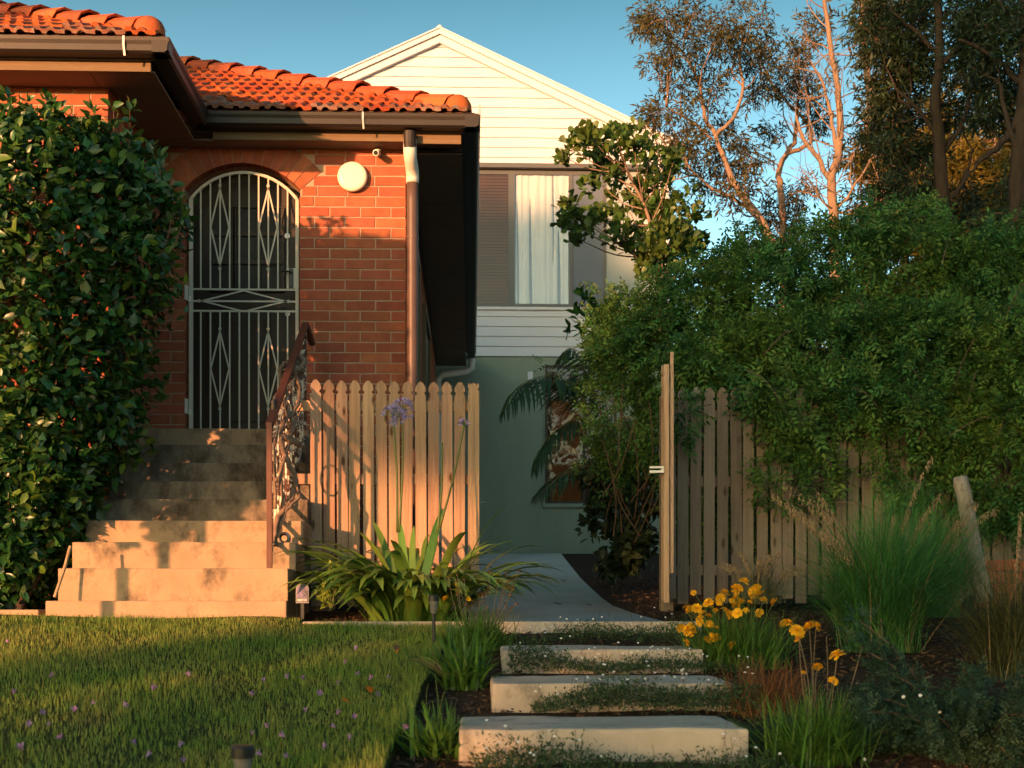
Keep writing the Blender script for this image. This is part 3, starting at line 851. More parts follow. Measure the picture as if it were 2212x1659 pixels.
o_ = cup.build('pot_holder', m_steel, label='small empty metal pot ring on the lit step beside the rail', cat='pot ring')

# ------------------------------------------------------------------ picket fences and gate
def picket_pts(w=.078, top=0.0):
    h = w / 2; P = [(-h, None), (h, None), (h, top - .098)]
    cz, r = top - .085, .0135
    P += [(h - r * math.sin(a) , cz - r * math.cos(a)) for a in np.linspace(.25, math.pi - .25, 6)]
    P += [(h, top - .072), (h, top - .055), (h * .86, top - .036), (h * .55, top - .016), (h * .28, top - .004), (0, top)]
    L = [(-x, z) for x, z in P[2:-1]][::-1]
    return P + L
def picket_mesh(H, w=.078, th=.019):
    pts = [(x, -H if z is None else z) for x, z in picket_pts(w)]
    return MB().prism(pts, 0, th).mesh('picket')
YP = 9.30
fence = thing('picket_fence', 'sunlit pale timber picket fence beside the front steps', 'fence', (-.55, YP, 0))
pkL = [picket_mesh(h) for h in (1.62, 1.66, 1.60)]
for m in pkL: m.materials.append(m_pine)
z_t = (HY - 825) / FPX * YP
for k in range(12):
    x = X(681.5 + 28.35 * k, YP); z = (HY - (822 + k * .35)) / FPX * YP
    obj('picket', pkL[k % 3], None, fence, (x, YP + rnd.uniform(-.003, .003), z + rnd.uniform(-.004, .004)), (rnd.uniform(-.004, .004), rnd.uniform(-.006, .006), rnd.uniform(-.02, .02)))
pm = MB(); px = X(1023, YP)
h = .040
pm.prism([(-h, -1.6), (h, -1.6), (h, -.062), (h - .010, -.05), (h - .004, -.038), (h, -.028), (h, -.004), (.016, -.008), (0, 0), (-.016, -.008), (-h, -.004), (-h, -.028), (-h + .004, -.038), (-h + .010, -.05), (-h, -.062)], -.03, .05)
o_ = obj('end_post', pm.mesh('end_post'), m_pine, fence, (px, YP, (HY - 829) / FPX * YP))
for z in (1.455, .93, .30):
    MB().box(X(637, YP), X(1037, YP) - .01, YP + .022, YP + .060, z - .037, z + .037).build('rail', m_pine, fence)
MB().box(-1.14, -1.05, YP + .062, YP + .14, -.1, 1.5).build('post', m_pine, fence)

fence2 = thing('picket_fence', 'shaded weathered timber picket fence half buried in vine', 'fence', (2.6, YP, 0))
pkR = [picket_mesh(h) for h in (1.53, 1.56, 1.50)]
for m in pkR: m.materials.append(m_pinegrey)
xk = X(1447, YP); k = 0
while xk < 6.6:
    z = (HY - 834) / FPX * YP + rnd.uniform(-.006, .006)
    obj('picket', pkR[k % 3], None, fence2, (xk, YP + rnd.uniform(-.003, .003), z), (rnd.uniform(-.005, .005), rnd.uniform(-.008, .008), rnd.uniform(-.02, .02)))
    xk += .0955; k += 1
for z in (1.40, .92, .28):
    MB().box(1.40, 6.62, YP + .022, YP + .060, z - .037, z + .037).build('rail', m_pinegrey, fence2)
for x in (1.42, 3.3, 4.9, 6.5):
    MB().box(x - .045, x + .045, YP + .062, YP + .15, -.1, 1.55).build('post', m_pinegrey, fence2)

gate = thing('garden_gate', 'open timber picket gate seen edge-on at the end of the path', 'gate', (1.385, YP - .02, 0))
gdir = (Vector((1.245, 8.47, 0)) - Vector((1.375, 9.27, 0))); gl = gdir.length; gdir.normalize()
gang = math.atan2(gdir.y, gdir.x)
def gobj(name, me, m, u, z, off=0):
    p = Vector((1.375, 9.27, 0)) + gdir * u + Vector((-gdir.y, gdir.x, 0)) * off
    return obj(name, me, m, gate, (p.x, p.y, z), (0, 0, gang))
pkG = picket_mesh(1.56); pkG.materials.append(m_pine)
for k in range(8):
    gobj('picket', pkG, None, .05 + k * .0965, 1.615)
GZ = [1.42, .90, .26]
for z in GZ:
    gobj('rail', MB().box(0, gl, .02, .058, -.035, .035).mesh('rail'), m_pine, 0, z)
gobj('stile', MB().box(-.022, .022, .02, .056, -1.56, 0).mesh('stile', bevel=.003), m_pine, gl, 1.60, -.003)
gobj('stile', MB().box(-.02, .02, .058, .082, -1.45, .0).mesh('stile', bevel=.003), m_pine, gl - .02, 1.685, 0)
br = MB(); br.bar((.03, .039, .30 - .9), (gl - .03, .039, 1.38 - .9), .07, .035); gobj('brace', br.mesh('brace'), m_pine, 0, .9)
lt = MB(); lt.box(-.02, .03, -.075, .02, -.02, -.004).box(-.02, .03, -.075, .02, .010, .022).box(-.012, .02, .0, .02, -.02, .022)
gobj('latch', lt.mesh('latch'), m_steel, gl, .91)

# ------------------------------------------------------------------ rear house
YB = 20.0
rear = thing('rear_house', 'two storey white weatherboard house with green rendered ground floor', 'house', (0, YB, .85))
zz = lambda py: (HY - py) / FPX * (YB * 1.0)
xa, xr_, xl_ = X(950, YB), X(1440.5, YB), X(950, YB) - (X(1440.5, YB) - X(950, YB))
SL = .465
z_in = zz(95.5) + .005
line = lambda x: z_in - SL * abs(x - xa)
wx0, wx1 = -.55, X(1388, YB)
z_low, z_w0, z_w1 = zz(769), zz(663), zz(357)
MB().box(xl_ + .02, xr_ - .02, YB + .03, YB + .2, .5, z_low).build('render_wall', m_render, rear)
MB().prism([(xl_ + .01, z_low), (xr_ - .01, z_low), (xr_ - .01, line(xr_)), (xa, line(xa)), (xl_ + .01, line(xl_))], YB + .035, YB + .25).build('wall', m_white, rear)
MB().box(xr_ - .21, xr_ - .012, YB + .25, YB + 9, .5, line(xr_)).build('side_wall', m_white, rear)
MB().box(xl_ + .012, xl_ + .21, YB + .25, YB + 9, .5, line(xr_)).build('side_wall', m_white, rear)
BHt = .1535
def cladding(x0, x1, z0, z1):
    L0, L1, R0, R1 = x0, x0, x1, x1
    if z1 > line(xr_):                 # clipped by the roof line
        f0, f1 = (z_in - z0) / SL, (z_in - z1) / SL
        L0, R0 = max(x0, xa - f0), min(x1, xa + f0)
        L1, R1 = max(x0, xa - f1), min(x1, xa + f1)
        if f1 <= 0.02: L1 = R1 = xa
    if R0 - L0 < .05: return
    yb, yt, bk = YB - .004, YB + .014, YB + .03
    vs = [(L0, yb, z0), (R0, yb, z0), (R1, yt, z1), (L1, yt, z1), (L0, bk, z0), (R0, bk, z0), (R1, bk, z1), (L1, bk, z1)]
    MB().add(vs, [(0, 1, 2, 3), (4, 5, 1, 0), (1, 5, 6, 2), (4, 0, 3, 7), (3, 2, 6, 7)]).build('cladding_board', m_white, rear)
z = z_low
while z < z_in:
    z1 = min(z + BHt - .004, z_in)
    if z1 < z_w0 + .02 or z > z_w1 - .03: cladding(xl_, xr_, z, z1)
    else:
        cladding(xl_, wx0 - .06, z, z1); cladding(wx1 + .02, xr_, z, z1)
    z += BHt
for x in (xr_ - .03, xl_ - .03):
    MB().box(x, x + .06, YB - .022, YB + .06, z_low, line(xr_) + .02).build('corner_trim', m_white, rear)
for s in (-1, 1):
    xe = xa + s * (xr_ - xa + .02)
    for y0, y1, o0, o1 in ((YB - .07, YB + .03, -.015, .100), (YB - .11, YB + .03, .103, .182)):
        MB().prism([(xa, z_in + o0), (xe, z_in + o0 - SL * abs(xe - xa)), (xe, z_in + o1 - SL * abs(xe - xa)), (xa, z_in + o1)][::s], y0, y1).build('barge_board', m_white, rear)
    MB().prism([(xa, z_in + .183), (xe + s * .16, z_in + .183 - SL * (abs(xe - xa) + .16)), (xe + s * .16, z_in + .205 - SL * (abs(xe - xa) + .16)), (xa, z_in + .205)][::s], YB - .13, YB + 9.2).build('roof', m_white, rear)
    MB().box(min(xe, xe + s * .15), max(xe, xe + s * .15), YB - .02, YB + 9.1, line(xr_) - .10, line(xr_) + .08).build('gutter', m_grey, rear)
MB().lathe([(.03, 0), (.05, .03), (.02, .06), (0, .07)], (xa, YB - .06, z_in + .19), 10).build('ridge_end', m_white, rear)

gl_clear = glass_mat('window_glass', (.95, .96, .95), .02)
gl_screen = glass_mat('tinted_glass', (.72, .66, .60), -.01, .25)
gl_dark = glass_mat('old_glass', (.85, .82, .78), -.015, 0.0, .6)
# upper window
win = MB()
xf = [X(p, YB) for p in (985, 1030, 1098, 1112, 1229, 1237, 1309)]
wx_l = -.5
win.box(wx_l, xf[6], YB - .01, YB + .02, z_w0, z_w0 + .05); win.box(wx_l, xf[6], YB - .01, YB + .02, z_w1 - .14, z_w1 - .07)
for x0, x1 in ((wx_l, wx_l + .06), (xf[2], xf[3]), (xf[4], xf[5]), (xf[6] - .05, xf[6])):
    win.box(x0, x1, YB - .012, YB + .018, z_w0 + .05, z_w1 - .14)
window = win.build('window', m_grey, rear)
MB().box(wx_l - .1, X(1405, YB), YB - .12, YB + .02, z_w1 - .068, z_w1 - .0).prism([(YB - .12, z_w1), (YB + .02, z_w1), (YB + .02, z_w1 + .03)], wx_l - .1, X(1405, YB), 'x').build('hood', m_grey, window)
MB().box(wx_l + .06, xf[2], YB + .002, YB + .006, z_w0 + .05, z_w1 - .14).build('pane', gl_screen, window)
MB().box(xf[3], xf[4], YB + .002, YB + .006, z_w0 + .05, z_w1 - .14).build('pane', gl_clear, window)
MB().box(xf[5], xf[6] - .05, YB + .002, YB + .012, z_w0 + .05, z_w1 - .14).build('infill_panel', m_panel, window)
MB().box(xf[6], wx1, YB + .0, YB + .025, z_w0, z_w1 - .07).build('side_panel', m_pale, window)
MB().box(wx_l, wx1 + .03, YB - .03, YB + .03, z_w0 - .045, z_w0 - .002).build('sill', m_white, window)
bl = MB(); zz0 = z_w0 + .06
while zz0 < z_w1 - .15:
    bl.add([(wx_l + .07, YB + .012, zz0), (xf[2] - .005, YB + .012, zz0), (xf[2] - .005, YB + .026, zz0 + .044), (wx_l + .07, YB + .026, zz0 + .044)], [(0, 1, 2, 3)]); zz0 += .048
bl.build('blind', m_blind, window, kind='stuff')
MB().box(wx_l, wx1, YB + .032, YB + .034, z_w0, z_w1).build('reveal', m_black, window)
nx_ = 150; cv, cf = [], []
x0c, x1c = xf[3] + .02, xf[4] - .005
for j in range(9):
    tz = j / 8
    for i in range(nx_):
        u = i / (nx_ - 1)
        w = .008 * math.sin(u * 47 + 1.3 * math.sin(u * 9)) + .002 * math.sin(u * 97 + 2.1 * tz) + .014 * math.sin(u * 19 + 1.6 * tz + 2 * math.sin(u * 5)) * (1 - .5 * tz)
        cv.append((x0c + (x1c - x0c) * (u + .015 * math.sin(u * 16 + tz * 2.2) * (1 - tz)), YB + .0205 + max(-.0125, min(.0125, w * .8)), z_w0 + .052 + (z_w1 - .145 - z_w0 - .052) * tz))
for j in range(8):
    for i in range(nx_ - 1):
        q = j * nx_ + i; cf.append((q, q + 1, q + nx_ + 1, q + nx_))
cu = npmesh('curtain', np.array(cv), [np.array(cf)], True)
obj('curtain', cu, m_curtain, window)

# lower window with an orange board standing in for the fence's reflection
x0, x1, z0, z1 = X(1178, YB), X(1345, YB), zz(1086), zz(788)
w2 = MB()
w2.box(x0 - .045, x1 + .045, YB - .02, YB + .03, z0 - .07, z0 - .01); w2.box(x0 - .045, x0 - .0, YB - .02, YB + .03, z0 - .01, z0 + .28)
low = w2.build('window', m_render, rear)
f_ = MB()
for a_ in ((x0, x1, z0 - .008, z0 + .03), (x0, x1, z1 - .05, z1)): f_.box(a_[0], a_[1], YB - .004, YB + .029, a_[2], a_[3])
for a_ in ((x0, x0 + .035), (x1 - .035, x1), ((x0 + x1) / 2 - .02, (x0 + x1) / 2 + .02)): f_.box(a_[0], a_[1], YB - .003, YB + .029, z0 + .03, z1 - .05)
f_.build('frame', m_door, low)
m_reflection = mat('fence_reflection', (.30, .115, .035), (.22, .08, .025), scale=1.5, stretch=(14, 4, .5), rough=.6)
m_inner2 = mat('inner_dark', (.05, .035, .028), (.09, .05, .03), scale=3, rough=.7)
MB().box(x0 + .035, x1 - .035, YB + .006, YB + .010, z0 + .03, z1 - .05).build('pane', gl_dark, low)
MB().box(x0 + .035, x1 - .035, YB + .020, YB + .028, z0 + .03, z1 - .05).build('backing', m_inner2, low)
MB().box(x0 + .10, x0 + .55, YB + .012, YB + .019, z0 + .03, z1 - .55).build('reflection_board', m_reflection, low)
MB().box(X(1140, YB), X(1151, YB), YB - .03, YB + .03, zz(820), zz(803)).build('outlet_box', m_white, rear)
# rain pipe from the far end of the brick house gutter
zp = zz(770) * .955
pp = [(XG - .06, 19.4, 3.74), (XG - .06, 19.4, 3.60), (XG - .12, 19.4, 3.55), (-.42, 19.4, 3.50), (-.50, 19.4, 3.42), (-.50, 19.4, 1.0)]
MB().tube(pp, .05, 12).build('rain_pipe', m_pvc, house, smooth=True)
MB().bar(at(1037, 1085, 19.2), at(1050, 1084, 19.2), .012).build('tap_stem', m_steel, rear)

# garden steps: long concrete slabs
for nm, px0, px1, Yf, dep, z, hgt, lab in (
        ('D', 992, 1617, 4.8, .58, -.446, .2, 'nearest and largest concrete slab step of the garden path'),
        ('C', 1062, 1587, 5.7, .60, -.326, .2, 'concrete slab step below the yellow flowers, second from the bottom'),
        ('B', 1085, 1520, 6.6, .60, -.206, .2, 'third concrete slab step up, just below the edging strip')):
    s_ = MB().box(X(px0, Yf), X(px1, Yf), Yf, Yf + dep, z - hgt, z)
    o_ = obj('garden_step', rough(s_.mesh('garden_step', bevel=.014), ord(nm), .006, .12), m_slab, label=lab, cat='step', group='concrete slab steps of the garden path')
# ------------------------------------------------------------------ vegetation materials
m_leaf = mat('camellia_leaf', (.025, .078, .016), rough=.34, spec=.5, trans=.22, rand=.45, how='island', huev=.025)
m_leafy = mat('young_leaf', (.075, .16, .022), rough=.4, spec=.45, trans=.3, rand=.35, how='island', huev=.03)
m_vineleaf = mat('creeper_leaf', (.040, .135, .042), (.10, .175, .030), scale=1.7, detail=3, rough=.6, spec=.25, trans=.42, rand=.5, how='island', huev=.03)
m_shrubleaf = mat('shrub_leaf', (.06, .115, .022), rough=.45, spec=.4, trans=.3, rand=.45, how='island', huev=.03)
m_gum = mat('grey_green_leaf', (.060, .056, .020), rough=.6, spec=.3, trans=.25, rand=.45, how='island', huev=.03)
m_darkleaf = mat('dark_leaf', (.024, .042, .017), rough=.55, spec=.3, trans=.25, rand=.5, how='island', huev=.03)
m_bamboo = mat('yellow_green_leaf', (.15, .125, .024), rough=.5, spec=.3, trans=.4, rand=.4, how='island', huev=.02)
m_palm = mat('palm_leaf', (.03, .075, .032), rough=.45, spec=.4, trans=.2, rand=.3, how='island', huev=.02)
m_bark = mat('pale_bark', (.26, .175, .125), (.17, .12, .09), scale=6, stretch=(2, 2, .5), rough=.9, bump=.4, bscale=20, spec=.1)
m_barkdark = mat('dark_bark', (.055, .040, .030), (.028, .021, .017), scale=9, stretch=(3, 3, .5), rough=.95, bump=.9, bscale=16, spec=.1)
m_twig = mat('twig', (.16, .10, .07), (.11, .07, .05), scale=10, rough=.9, spec=.1)
m_grass = mat('lawn_blade', (.09, .20, .026), (.23, .25, .065), scale=2.3, c3=(.22, .17, .075), c3scale=2.1, c3lo=.56, c3hi=.74, rough=.6, spec=.2, trans=.35, rand=.35, how='island', huev=.03)
m_tussock = mat('tussock_blade', (.055, .185, .045), rough=.55, spec=.25, trans=.25, rand=.4, how='island', huev=.03)
m_straw = mat('straw', (.30, .215, .13), (.22, .155, .095), scale=8, rough=.85, spec=.1, rand=.3, how='island')
m_drystem = mat('dry_red_stalk', (.20, .085, .035), (.13, .06, .03), scale=8, rough=.85, spec=.1, rand=.35, how='island')
m_strap = mat('strap_leaf', (.10, .20, .034), (.14, .235, .042), scale=3, rough=.35, spec=.45, trans=.22, rand=.25, huev=.02)
m_tuft = mat('tuft_leaf', (.085, .18, .03), rough=.5, spec=.3, trans=.3, rand=.35, how='island', huev=.02)
m_green = mat('green_stem', (.12, .15, .04), rough=.5, trans=.1)
m_gold = mat('golden_petal', (.90, .50, .018), (.86, .42, .014), scale=30, rough=.6, spec=.2, trans=.2, rand=.12)
m_lilac = mat('lilac_petal', (.40, .34, .66), rough=.5, trans=.3, rand=.2, how='island')
m_mauve = mat('fallen_petal', (.34, .19, .42), rough=.6, trans=.3, rand=.3, huev=.04)
m_daisy = mat('daisy_white', (.78, .74, .70), rough=.6)
m_orange = mat('orange_leaf', (.55, .20, .03), rough=.6, trans=.2, rand=.25)
m_brownleaf = mat('brown_leaf', (.12, .06, .03), rough=.8, rand=.3)

def curve_pts(pts, k=5, jit=0.0):
    P = [Vector(p) for p in pts]; Q = []
    for i in range(len(P) - 1):
        p0, p1, p2, p3 = P[max(i - 1, 0)], P[i], P[i + 1], P[min(i + 2, len(P) - 1)]
        for s in range(k):
            t = s / k
            q = .5 * ((2 * p1) + (p2 - p0) * t + (2 * p0 - 5 * p1 + 4 * p2 - p3) * t * t + (3 * p1 - p0 - 3 * p2 + p3) * t ** 3)
            if jit: q += Vector((rnd.uniform(-jit, jit), rnd.uniform(-jit, jit), rnd.uniform(-jit, jit)))
            Q.append(q)
    Q.append(P[-1]); return Q

class Plant:
    """a woody plant: trunk tubes, twig tubes and the twig ends that carry leaves"""
    def __init__(s, seed): s.tr, s.tw, s.ends, s.r = MB(), MB(), [], random.Random(seed)
    def limb(s, pts, r0, r1, sides=7, jit=.012, k=5):
        Q = curve_pts(pts, k, jit); n = len(Q)
        s.tr.tube(Q, [r0 + (r1 - r0) * (i / (n - 1)) for i in range(n)], sides); return Q
    def grow(s, p, d, L, r, lvl, up=.15, spread=.7, kids=4, leaf_from=1, ratio=.62):
        R = s.r; pts = [p.copy()]; d = d.normalized(); n = 4
        for i in range(n):
            d = (d + Vector((R.gauss(0, .16), R.gauss(0, .16), R.gauss(0, .13) + up * .25))).normalized()
            p = p + d * (L / n); pts.append(p.copy())
        rr = [r * (1 - .55 * i / n) for i in range(n + 1)]
        (s.tr if r > .03 else s.tw).tube(pts, rr, 6 if r > .03 else 4 if r > .008 else 3, cap=False)
        if lvl <= leaf_from:
            for q in (pts[1:] if lvl == 0 else pts[2:]): s.ends.append((q, d))
        if lvl == 0: return
        for i in range(kids):
            t = .35 + .65 * (i + R.random()) / kids
            j = min(int(t * n), n - 1); q = pts[j].lerp(pts[j + 1], t * n - j)
            dd = (d + Vector((R.gauss(0, 1), R.gauss(0, 1), R.gauss(0, .7) + up)).normalized() * spread * 1.25).normalized()
            s.grow(q, dd, L * ratio * R.uniform(.75, 1.2), max(r * .55, .003), lvl - 1, up, spread, kids, leaf_from, ratio)
    def finish(s, name, label, cat, bark, leafm, nleaf, size, spread, tv=RHOMB, tf=(RH_T,), droop=.0, group=None, loc=None, twm=None, crown='crown', singles=0):
        lo = loc or (s.tr.V[0] if s.tr.V else s.ends[0][0])
        t = thing(name, label, cat, tuple(lo), group)
        if s.tr.V: s.tr.build('trunk', bark, t, smooth=True)
        if s.tw.V: s.tw.build('twigs', twm or m_twig, t, kind='stuff')
        if s.ends and nleaf:
            P = np.array([e[0][:] for e in s.ends]); D = np.array([e[1][:] for e in s.ends])
            idx = np.arange(len(P)).repeat(nleaf); n = len(idx)
            d = unit(D[idx] * .7 + rdir(n) + np.array((0, 0, -droop)))
            pos = P[idx] + rdir(n) * (spread * rng.random((n, 1)) ** .6)
            nn = unit(rdir(n) + np.array((0, 0, .8)))
            if singles:
                pk = np.argsort(pos[:, 1])[:singles]; lm = leaf_mesh('leaf', [(0, 0, 0)], [(1, 0, 0)], [(0, 0, 1)], [1], tv, tf); lm.materials.append(leafm)
                for i in pk:
                    x = Vector(d[i]).normalized(); zv = Vector(nn[i]); y = zv.cross(x).normalized(); zv = x.cross(y)
                    obj('leaf', lm, None, t, pos[i], Matrix((x, y, zv)).transposed().to_euler(), float(size * rng.uniform(.8, 1.25)))
                kp = np.ones(n, bool); kp[pk] = False; pos, d, nn = pos[kp], d[kp], nn[kp]; n = len(pos)
            obj(crown, leaf_mesh(crown, pos, d, nn, size * rng.uniform(.65, 1.25, n), tv, tf), leafm, t, kind='stuff')
        return t

# ------------------------------------------------------------------ the clipped camellia at the house corner
cz = np.array([-.05, .11, .36, .74, 1.31, 1.94, 2.39, 2.73, 3.05, 3.3, 3.5, 3.6])
cxr = np.array([-2.95, -2.88, -2.74, -2.56, -2.30, -2.19, -2.05, -1.99, -2.08, -2.24, -2.5, -2.9])
ccx0 = -3.35
def hedge_pts(n, inner):
    z = 3.55 * rng.random(n); ph = rng.uniform(-.25, math.pi + .25, n)            # 0 = right, pi/2 = front, pi = left
    a = np.interp(z, cz, cxr) - ccx0
    b = np.interp(z, [0, .5, 1.5, 3.0, 3.6], [.50, .58, .66, .62, .35])
    rad = inner + (1 - inner) * rng.random(n) ** .45
    rad = rad * (1 + .10 * np.sin(z * 7 + ph * 5) * np.sin(ph * 9 - z * 4) + rng.normal(0, .03, n))
    c, s_ = np.cos(ph), np.sin(ph)
    ax = np.where(c > 0, a, 1.5)
    sq = lambda v, e: np.sign(v) * np.abs(v) ** e
    P = np.stack([ccx0 + sq(c, .8) * ax * rad, 8.92 - sq(s_, .8) * b * rad, z * .935 - .05 * np.abs(s_) * (z > 2.8)], 1)
    N = unit(np.stack([c, -s_, .25 + 0 * z], 1))
    return P, N
hedge = thing('camellia_hedge', 'tall dense glossy leaved camellia hedge beside the front steps', 'hedge', (-3.2, 8.9, 0))
P, N = hedge_pts(14000, .70)
D = unit(N * .5 + rdir(len(P)) * .9 + np.array((0, 0, -.15)))
obj('foliage', leaf_mesh('foliage', P, D, unit(N + rdir(len(P)) * .75 + np.array((0, 0, .55))), rng.uniform(.05, .098, len(P)), LEAF, (LEAF_T, LEAF_Q)), m_leaf, hedge, kind='stuff')
P, N = hedge_pts(8500, .2)
obj('inner_foliage', leaf_mesh('inner_foliage', P, rdir(len(P)), rdir(len(P)), rng.uniform(.09, .13, len(P)), RHOMB * np.array((1, 1.7, 1)), (RH_T,)), m_leaf, hedge, kind='stuff')
P, N = hedge_pts(2600, .99); keep = (N[:, 1] < .1) & (P[:, 0] > -3.25); P, N = P[keep][:300] + N[keep][:300] * .02, N[keep][:300]
lm_ = [leaf_mesh('leaf', [(0, 0, 0)], [(1, 0, 0)], [(0, 0, 1)], [1], LEAF * np.array((1, w, 1)), (LEAF_T, LEAF_Q)) for w in (1, .85, 1.1)]
for m in lm_: m.materials.append(m_leafy)
for i in range(len(P)):
    x = Vector(N[i] * .5 + rng.normal(size=3) * .6).normalized(); zv = Vector(N[i] * .7 + np.array((0, 0, .7)) + rng.normal(size=3) * .4)
    y = zv.cross(x).normalized(); zv = x.cross(y)
    obj('leaf', lm_[i % 3], None, hedge, P[i], Matrix((x, y, zv)).transposed().to_euler(), float(rng.uniform(.07, .11)))
hp = Plant(3)
for px_, py_, top in ((15, 230, 205), (100, 240, 207), (115, 250, 225), (200, 260, 235), (245, 300, 228), (280, 310, 232), (330, 330, 318), (60, 250, 222), (345, 420, 340), (370, 470, 400), (390, 470, 440)):
    Yh = 8.75; a_ = at(px_ - 12, py_ + 60, Yh); b_ = at(px_, top, Yh)
    Q = curve_pts([a_, a_.lerp(b_, .5) + Vector((.02, 0, 0)), b_], 4)
    hp.tw.tube(Q, [.006 - .0006 * i for i in range(len(Q))], 4)
    for q in Q[3:]: hp.ends.append((q, (b_ - a_).normalized()))
for k in range(9):
    a_ = Vector((-3.2 + k * .035 + rnd.uniform(-.1, .1), 8.75 + rnd.uniform(-.2, .2), -.1))
    hp.tr.tube(curve_pts([a_, a_ + Vector((rnd.uniform(-.15, .2), .05, .5)), a_ + Vector((rnd.uniform(-.3, .12), .05, 1.3))], 4, .01), [.03, .028, .026, .025, .022, .02, .018, .016, .014], 6)
hp.tr.build('trunk', m_barkdark, hedge, smooth=True)
hp.tw.build('shoots', m_twig, hedge, kind='stuff')
E = np.array([e[0][:] for e in hp.ends]); idx = np.arange(len(E)).repeat(3); n = len(idx)
obj('shoot_leaves', leaf_mesh('shoot_leaves', E[idx] + rng.normal(0, .008, (n, 3)), unit(rdir(n) + np.array((0, 0, .7))), rdir(n), rng.uniform(.06, .095, n), LEAF, (LEAF_T, LEAF_Q)), m_leaf, hedge, kind='stuff')
MB().tube([at(118, 1290, 8.15), at(140, 1225, 8.2), at(152, 1180, 8.25)], .011, 6).build('garden_stake', m_pine, label='thin timber stake leaning against the foot of the hedge', cat='stake')
MB().box(-9, -2.72, 8.24, 8.42, -.3, -.005).build('edging_strip', m_conc2, kind='structure', bevel=.01)

# ------------------------------------------------------------------ creeper over the right fence
creeper = thing('creeper', 'huge green fine leaved creeper mounded over the timber fence', 'creeper', (2.8, 10.2, .05))
BL_ = [  # px, py, rx, rz (picture units), depth, ry (m), density
    (1335, 880, 75, 170, 10.9, .45, 1), (1350, 740, 75, 110, 11.2, .5, .85), (1400, 690, 90, 95, 11.2, .5, .75), (1290, 720, 30, 50, 11.4, .4, .5),
    (1440, 950, 60, 110, 10.5, .3, .9),
    (1500, 690, 130, 110, 11.0, .6, .9), (1650, 650, 140, 110, 10.9, .7, 1), (1560, 600, 60, 60, 11.2, .5, .5), (1800, 610, 150, 120, 10.8, .7, 1.1), (1950, 590, 140, 120, 10.8, .7, 1.1),
    (1870, 500, 70, 50, 11.0, .4, .4), (2100, 660, 150, 140, 10.6, .7, 1.1), (2220, 700, 110, 190, 10.3, .6, 1),
    (1560, 780, 140, 80, 9.95, .45, 1.1), (1760, 770, 170, 100, 9.8, .5, 1.2), (1960, 770, 170, 120, 9.8, .5, 1.2), (2150, 820, 150, 160, 9.6, .5, 1.2),
    (1700, 900, 75, 100, 9.35, .28, .9), (1640, 855, 60, 40, 9.35, .2, .7), (1830, 870, 110, 70, 9.35, .28, .9), (1950, 900, 100, 90, 9.3, .28, .8), (1690, 1010, 55, 95, 9.2, .12, .5), (1770, 1020, 45, 70, 9.2, .12, .4),
    (1900, 960, 40, 90, 9.2, .12, .3), (2060, 960, 70, 130, 9.25, .25, .9), (2160, 990, 110, 170, 9.2, .3, 1.1), (1960, 1030, 45, 80, 9.2, .12, .45), (1480, 905, 22, 60, 9.24, .08, .35), (2040, 1080, 40, 60, 9.2, .15, .5)]
BL_ += [(2340, 740, 120, 190, 10.3, .6, .9), (2460, 780, 120, 180, 10.3, .6, .9), (2350, 900, 110, 150, 9.6, .4, .9), (2480, 930, 100, 140, 9.6, .4, .8), (1740, 560, 45, 70, 11.2, .3, .7), (1880, 480, 36, 70, 11.2, .25, .6), (1985, 520, 60, 80, 11.0, .3, .7), (2150, 560, 60, 80, 10.8, .3, .8), (1480, 590, 55, 50, 11.2, .3, .5), (1620, 530, 40, 50, 11.3, .3, .5), (1760, 760, 260, 130, 11.6, .3, .5), (2050, 780, 260, 130, 11.6, .3, .5), (1550, 790, 120, 100, 11.4, .3, .5), (1520, 1000, 90, 190, 10.9, .45, .8), (1660, 1040, 110, 170, 10.9, .45, .8), (1830, 1040, 120, 170, 10.9, .45, .8), (2000, 1040, 120, 170, 10.9, .45, .8), (2160, 1060, 120, 170, 10.9, .45, .8), (2240, 900, 90, 170, 10.4, .4, .8)]
CP, CN = [], []
for px_, py_, rx, rzp, Yd, ry, den in BL_:
    c = np.array(at(px_, py_, Yd)); k = Yd / FPX
    n = int(den * rx * rzp * .085)
    u = rdir(n); u[:, 1] = np.where(u[:, 1] > .35, -u[:, 1], u[:, 1])
    rad = rng.uniform(.66, 1.0, n) ** .7 * (1 + .13 * np.sin(u[:, 0] * 7 + px_) * np.sin(u[:, 2] * 8 + py_)) + rng.normal(0, .04, n)
    CP.append(c + u * np.array((rx * k, ry, rzp * k)) * rad[:, None]); CN.append(u)
CP, CN = np.concatenate(CP), np.concatenate(CN)
f_ = np.sin(CP[:, 0] * 6.1 + 1.3 * np.sin(CP[:, 2] * 4.3)) * np.sin(CP[:, 2] * 6.7 + 1.1 * np.sin(CP[:, 0] * 3.1)) + .5 * np.sin(CP[:, 0] * 13 + CP[:, 2] * 9 + CP[:, 1] * 6)
keep = (f_ > -.22) | (rng.random(len(CP)) < .26); CP, CN = CP[keep], CN[keep]
sh_, sn_ = [], []
for k in range(210):
    i = rnd.randrange(len(CP)); p = Vector(CP[i]); d = (Vector(CN[i]) * .8 + Vector((rnd.gauss(0, .5), rnd.gauss(-.1, .3), rnd.gauss(.35, .5)))).normalized(); L = rnd.uniform(.15, .55)
    for q in range(int(L * 18)):
        d = (d + Vector((rnd.gauss(0, .12), rnd.gauss(0, .12), -.05))).normalized(); p = p + d * .055; sh_.append(p[:]); sn_.append(d[:])
CP, CN = np.concatenate([CP, np.array(sh_)]), np.concatenate([CN, np.array(sn_)]); n = len(CP)
D = unit(CN * .6 + rdir(n) * .9 + np.array((0, -.1, -.25)))
